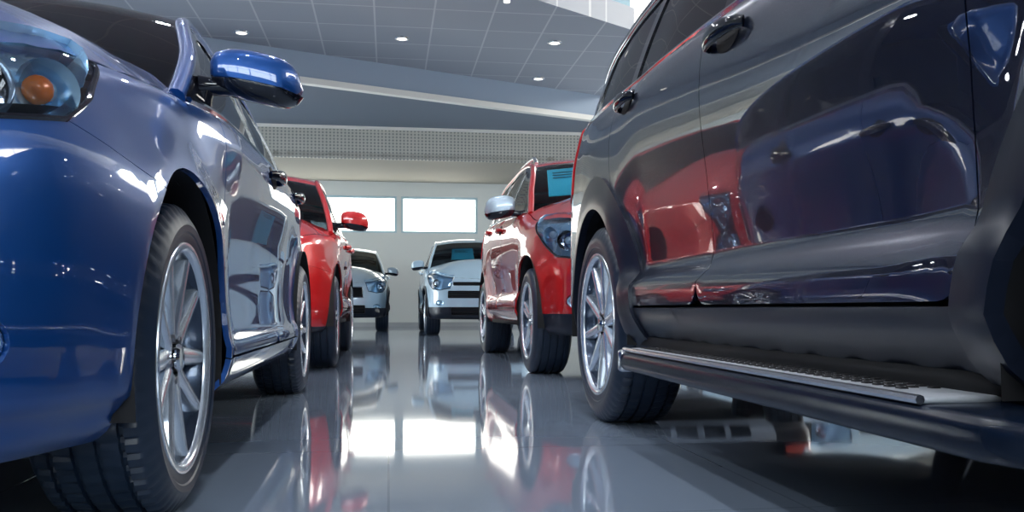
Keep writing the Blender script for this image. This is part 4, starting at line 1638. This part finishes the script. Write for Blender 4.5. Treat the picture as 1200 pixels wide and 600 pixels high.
# hanging lamp end at the top of the picture
t = empty('pendant_lamp', (px_to_world(594, 0, 4.6)[0], px_to_world(594, 0, 4.6)[1], 0))
tag(t, 'small white tubular pendant lamp hanging below the grey ceiling at the top of the picture', 'lamp')
MB().lathe([(4.57, .001), (4.57, .045), (4.66, .045), (4.66, .001)], 20, 'z').build('lamp_shade', principled('warm white shade', (0.9, 0.88, 0.8), .4, emit=(1, .95, .85), emit_strength=1.0), t, fix=True)
MB().lathe([(4.66, .012), (4.70, .012)], 12, 'z').build('stem', M_ALU, t)

# ------------------------------------------------------------------ cars
blue = build_car(variant(HATCH, X=-1.305, Y=1.10, label='blue hatchback in the left foreground with its wing mirror over the aisle', paint=M_BLUE))

black_sp = variant(SUV, X=1.718, Y=-.30, label='glossy midnight blue-black SUV in the right foreground with a metal running board', paint=M_BLACK)
black = build_car(black_sp)

red_r = build_car(variant(
    SUV, X=1.83, Y=4.97, L=4.65, W=.92, plan_w=.92, label='red SUV on the right between the dark SUV and the far white SUV', paint=M_RED,
    plan=[(0, 0), (.35, .015), (.62, .08), (.77, .19), (.85, .38), (.895, .65), (.915, 1.1), (.92, 1.6), (.92, 2.6), (.91, 3.4), (.885, 4.0), (.83, 4.38), (.68, 4.57), (.4, 4.64), (0, 4.65)],
    aF=.88, aR=3.65, r=.355, Ra=.435, rim_r=.25, clad_w=(.05, .05), near=False, nuts=True, pair=True, spokes=5, step=.05, skid=(.24, .36), rails=(2.3, 4.1), plate=.56,
    front_holes=[(('s', 0), ('x', .50), .60, .84, 'mesh'), (('s', 0), ('x', .55), .38, .50, 'intake'), (('x', .66), ('x', .78), .43, .52, 'fog')],
    bumper_split=.40, clad=False, handle_mat=M_RED, rail_mat=M_ALU, belt_mat=M_CHROME, mirror_mat=M_SILVER))

red_l = build_car(variant(
    SUV, X=-1.25, Y=5.82, L=4.35, W=.885, plan_w=.885, label='red SUV in the left row behind the blue hatchback, with a red wing mirror', paint=M_RED,
    plan=[(0, 0), (.35, .015), (.60, .08), (.74, .19), (.82, .38), (.86, .65), (.88, 1.05), (.885, 1.5), (.885, 2.4), (.875, 3.1), (.85, 3.65), (.80, 4.05), (.65, 4.27), (.38, 4.34), (0, 4.35)],
    top=[(('x', 0), .86), (('x', .6), .90), (.4, .95), (.9, .98), (1.3, 1.03), (2.1, 1.07), (3.0, 1.11), (3.8, 1.14), (4.1, 1.15), (('X', 0), 1.15)],
    outline=[(1.15, 1.02), (1.45, 1.22), (1.8, 1.42), (2.1, 1.54), (2.6, 1.60), (3.3, 1.59), (3.85, 1.53), (4.1, 1.42), (4.24, 1.15)],
    windows=[(1.38, 2.18, 'front_side_window'), (2.28, 3.12, 'rear_side_window'), (3.20, 3.85, 'quarter_window')], ws_top=1.95, rw_top=3.9,
    headlight=[(('x', .46), 0), (('x', .50), .73), (('x', .58), .71), (.10, .73), (.125, .79), (.14, .85), (.15, .93)],
    taillight=[(3.92, 0), (3.95, .9), (4.15, .84), (('X', .56), .86), (('X', .54), 0)],
    h1=(2.10, .97), h2=(3.02, 1.0), mirror=(1.52, 1.16, .22, .16, .16), seat_a=1.9,
    aF=.82, aR=3.45, r=.345, Ra=.42, rim_r=.24, d1=1.40, d2=2.25, d3=3.22, clad_w=(.05, .05), near=False, nuts=True, pair=True, spokes=5, step=.05, rails=None,
    front_holes=[(('s', 0), ('x', .42), .62, .78, 'chrome'), (('s', 0), ('x', .50), .34, .50, 'intake'), (('x', .60), ('x', .72), .40, .50, 'fog')],
    clad=False, bumper_split=.31, handle_mat=M_RED, belt_mat=M_GLOSSBLACK))

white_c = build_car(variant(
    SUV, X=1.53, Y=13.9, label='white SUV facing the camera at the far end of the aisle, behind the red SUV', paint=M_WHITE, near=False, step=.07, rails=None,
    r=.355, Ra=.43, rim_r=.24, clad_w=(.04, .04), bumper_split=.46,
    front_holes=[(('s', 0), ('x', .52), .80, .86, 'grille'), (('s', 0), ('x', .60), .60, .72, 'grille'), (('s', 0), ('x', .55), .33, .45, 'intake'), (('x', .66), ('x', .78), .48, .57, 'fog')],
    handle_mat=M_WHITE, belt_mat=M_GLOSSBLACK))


# ------------------------------------------------------------------ running board of the dark SUV
def running_board(car, sp):
    B = sp['body']
    L = sp['L']
    ya, yb = 0.86 - (sp['Y'] + L / 2), 2.64 - (sp['Y'] + L / 2)      # ends in car coordinates
    for sd in (1, -1):
        xo, xi = 1.018, 0.868
        z0, z1 = 0.240, 0.303
        # moulded bar: rounded section swept along y
        sec = []
        for (cx, cz, t0) in ((xo - .022, z1 - .022, 0), (xi + .02, z1 - .02, 90), (xi + .02, z0 + .02, 180), (xo - .022, z0 + .022, 270)):
            for k in range(5):
                t = math.radians(t0 + 90 * k / 4)
                sec.append((cx + .02 * math.cos(t), cz + .02 * math.sin(t)))
        mb = MB()
        n = len(sec)
        ys = [ya, ya + .015, ya + .05, ya + .12, ya + .25, yb - .08, yb - .03, yb - .008, yb]
        shr = [(.55, -.05), (.75, -.02), (.92, -.006), (1, 0), (1, 0), (1, 0), (1, 0), (.93, 0), (.75, 0)]
        vs, fs = [], []
        xm, zm = (xo + xi) / 2, (z0 + z1) / 2
        for y, (q, dx) in zip(ys, shr):
            for (x, z) in sec:
                vs.append((sd * (xm + dx + (x - xm) * q), y, zm + (z - zm) * q))
        for j in range(len(ys) - 1):
            for k in range(n):
                kk = (k + 1) % n
                fs.append((j * n + k, j * n + kk, (j + 1) * n + kk, (j + 1) * n + k))
        fs += [tuple(range(n)), tuple((len(ys) - 1) * n + k for k in range(n))]
        mb.add(vs, fs)
        bd = mb.build('running_board', M_BOARD, car, smooth=50, fix=True)
        # aluminium tread strip with raised studs in rows
        tr = MB()
        y0, y1 = ya + .24, yb - .035
        tr.rbox((sd * (xm + .002), (y0 + y1) / 2, z1 + .003), (xo - xi - .028, y1 - y0, .010), .004)
        tp = tr.build('tread_plate', principled('satin tread aluminium', (0.62, 0.65, 0.70), 0.42, 0.45), bd, fix=True)
        st = MB()
        yy = y0 + .12
        i = 0
        while yy < y1 - .04:
            for r_ in range(3):
                st.rbox((sd * (xi + .038 + .026 * r_), yy + (.014 if r_ % 2 else 0), z1 + .0085), (.015, .016, .005), .0022, 1)
            yy += .032
            i += 1
        so = st.build('rubber_stud', M_DARK, tp, fix=True)
        so['kind'] = 'stuff'
        lip = MB()
        lip.tube([(sd * (xo - .012), y, z1 + .004) for y in (y0, (y0 + y1) / 2, y1)], .007, 8)
        lip.build('edge_strip', M_ALU, tp)
        cap = MB()
        cap.rbox((sd * xm, yb - .016, zm), (xo - xi + .004, .036, z1 - z0 + .006), .012)
        cap.build('end_cap', M_ALU, bd, fix=True)
        for y in (ya + .35, (ya + yb) / 2, yb - .3):
            br = MB()
            br.tube([(sd * (xi + .03), y, z0 + .02), (sd * (xi - .08), y, z0 + .015), (sd * (xi - .20), y, .32)], .016, 8)
            br.build('bracket', M_DARK, bd)


M_BOARD = principled('satin black board moulding', (0.004, 0.009, 0.022), 0.24, spec=0.3)
running_board(black, black_sp)

# ------------------------------------------------------------------ cars further away
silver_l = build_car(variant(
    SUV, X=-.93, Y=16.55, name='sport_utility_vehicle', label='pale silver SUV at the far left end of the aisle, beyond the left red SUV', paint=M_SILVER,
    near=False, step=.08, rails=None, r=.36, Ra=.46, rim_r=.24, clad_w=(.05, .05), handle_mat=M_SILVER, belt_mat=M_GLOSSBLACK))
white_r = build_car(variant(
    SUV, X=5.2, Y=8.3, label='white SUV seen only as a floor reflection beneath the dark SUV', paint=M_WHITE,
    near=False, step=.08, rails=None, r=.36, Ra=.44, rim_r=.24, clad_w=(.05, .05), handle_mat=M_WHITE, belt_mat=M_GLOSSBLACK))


# ------------------------------------------------------------------ information cards behind the windscreens
def info_card(car, sp, t0, t1, v0, v1, label):
    B = sp
    P = lambda t, v, o: Vector(B.loft(np.array([(t, v)]), o)[0])
    W = car.matrix_basis
    mb = MB()
    cs = [P(t0, v0, -.03), P(t0, v1, -.03), P(t1, v1, -.03), P(t1, v0, -.03)]
    ds = [P(t0, v0, -.036), P(t0, v1, -.036), P(t1, v1, -.036), P(t1, v0, -.036)]
    ctr = sum(cs, Vector()) / 4
    vs = [p - ctr for p in cs + ds]
    mb.add(vs, [(0, 1, 2, 3), (7, 6, 5, 4), (0, 4, 5, 1), (1, 5, 6, 2), (2, 6, 7, 3), (3, 7, 4, 0)])
    card = mb.build('information_card', M_CYAN, None, fix=True)
    card.location = Vector(car.location) + ctr
    tag(card, label, 'card')
    ln = MB()
    for k, (h0, h1) in enumerate(((.12, .80), (.12, .62), (.12, .70))):
        tt = 0.86 - 0.10 * k
        a = [vs[0] + (vs[1] - vs[0]) * h + (vs[3] - vs[0]) * q + Vector((0, -.004, .004)) for (h, q) in ((h0, tt), (h1, tt), (h1, tt - .035), (h0, tt - .035))]
        ln.add(a, [(0, 1, 2, 3)])
    ln.build('printed_lines', principled('dark print', (.02, .10, .16), .5), card)
    return card

info_card(red_r, BODY[red_r.name], .30, .94, .82, .40, 'cyan information card behind the windscreen of the right red SUV')
info_card(white_c, BODY[white_c.name], .30, .74, .55, .05, 'cyan information card behind the windscreen of the far white SUV')
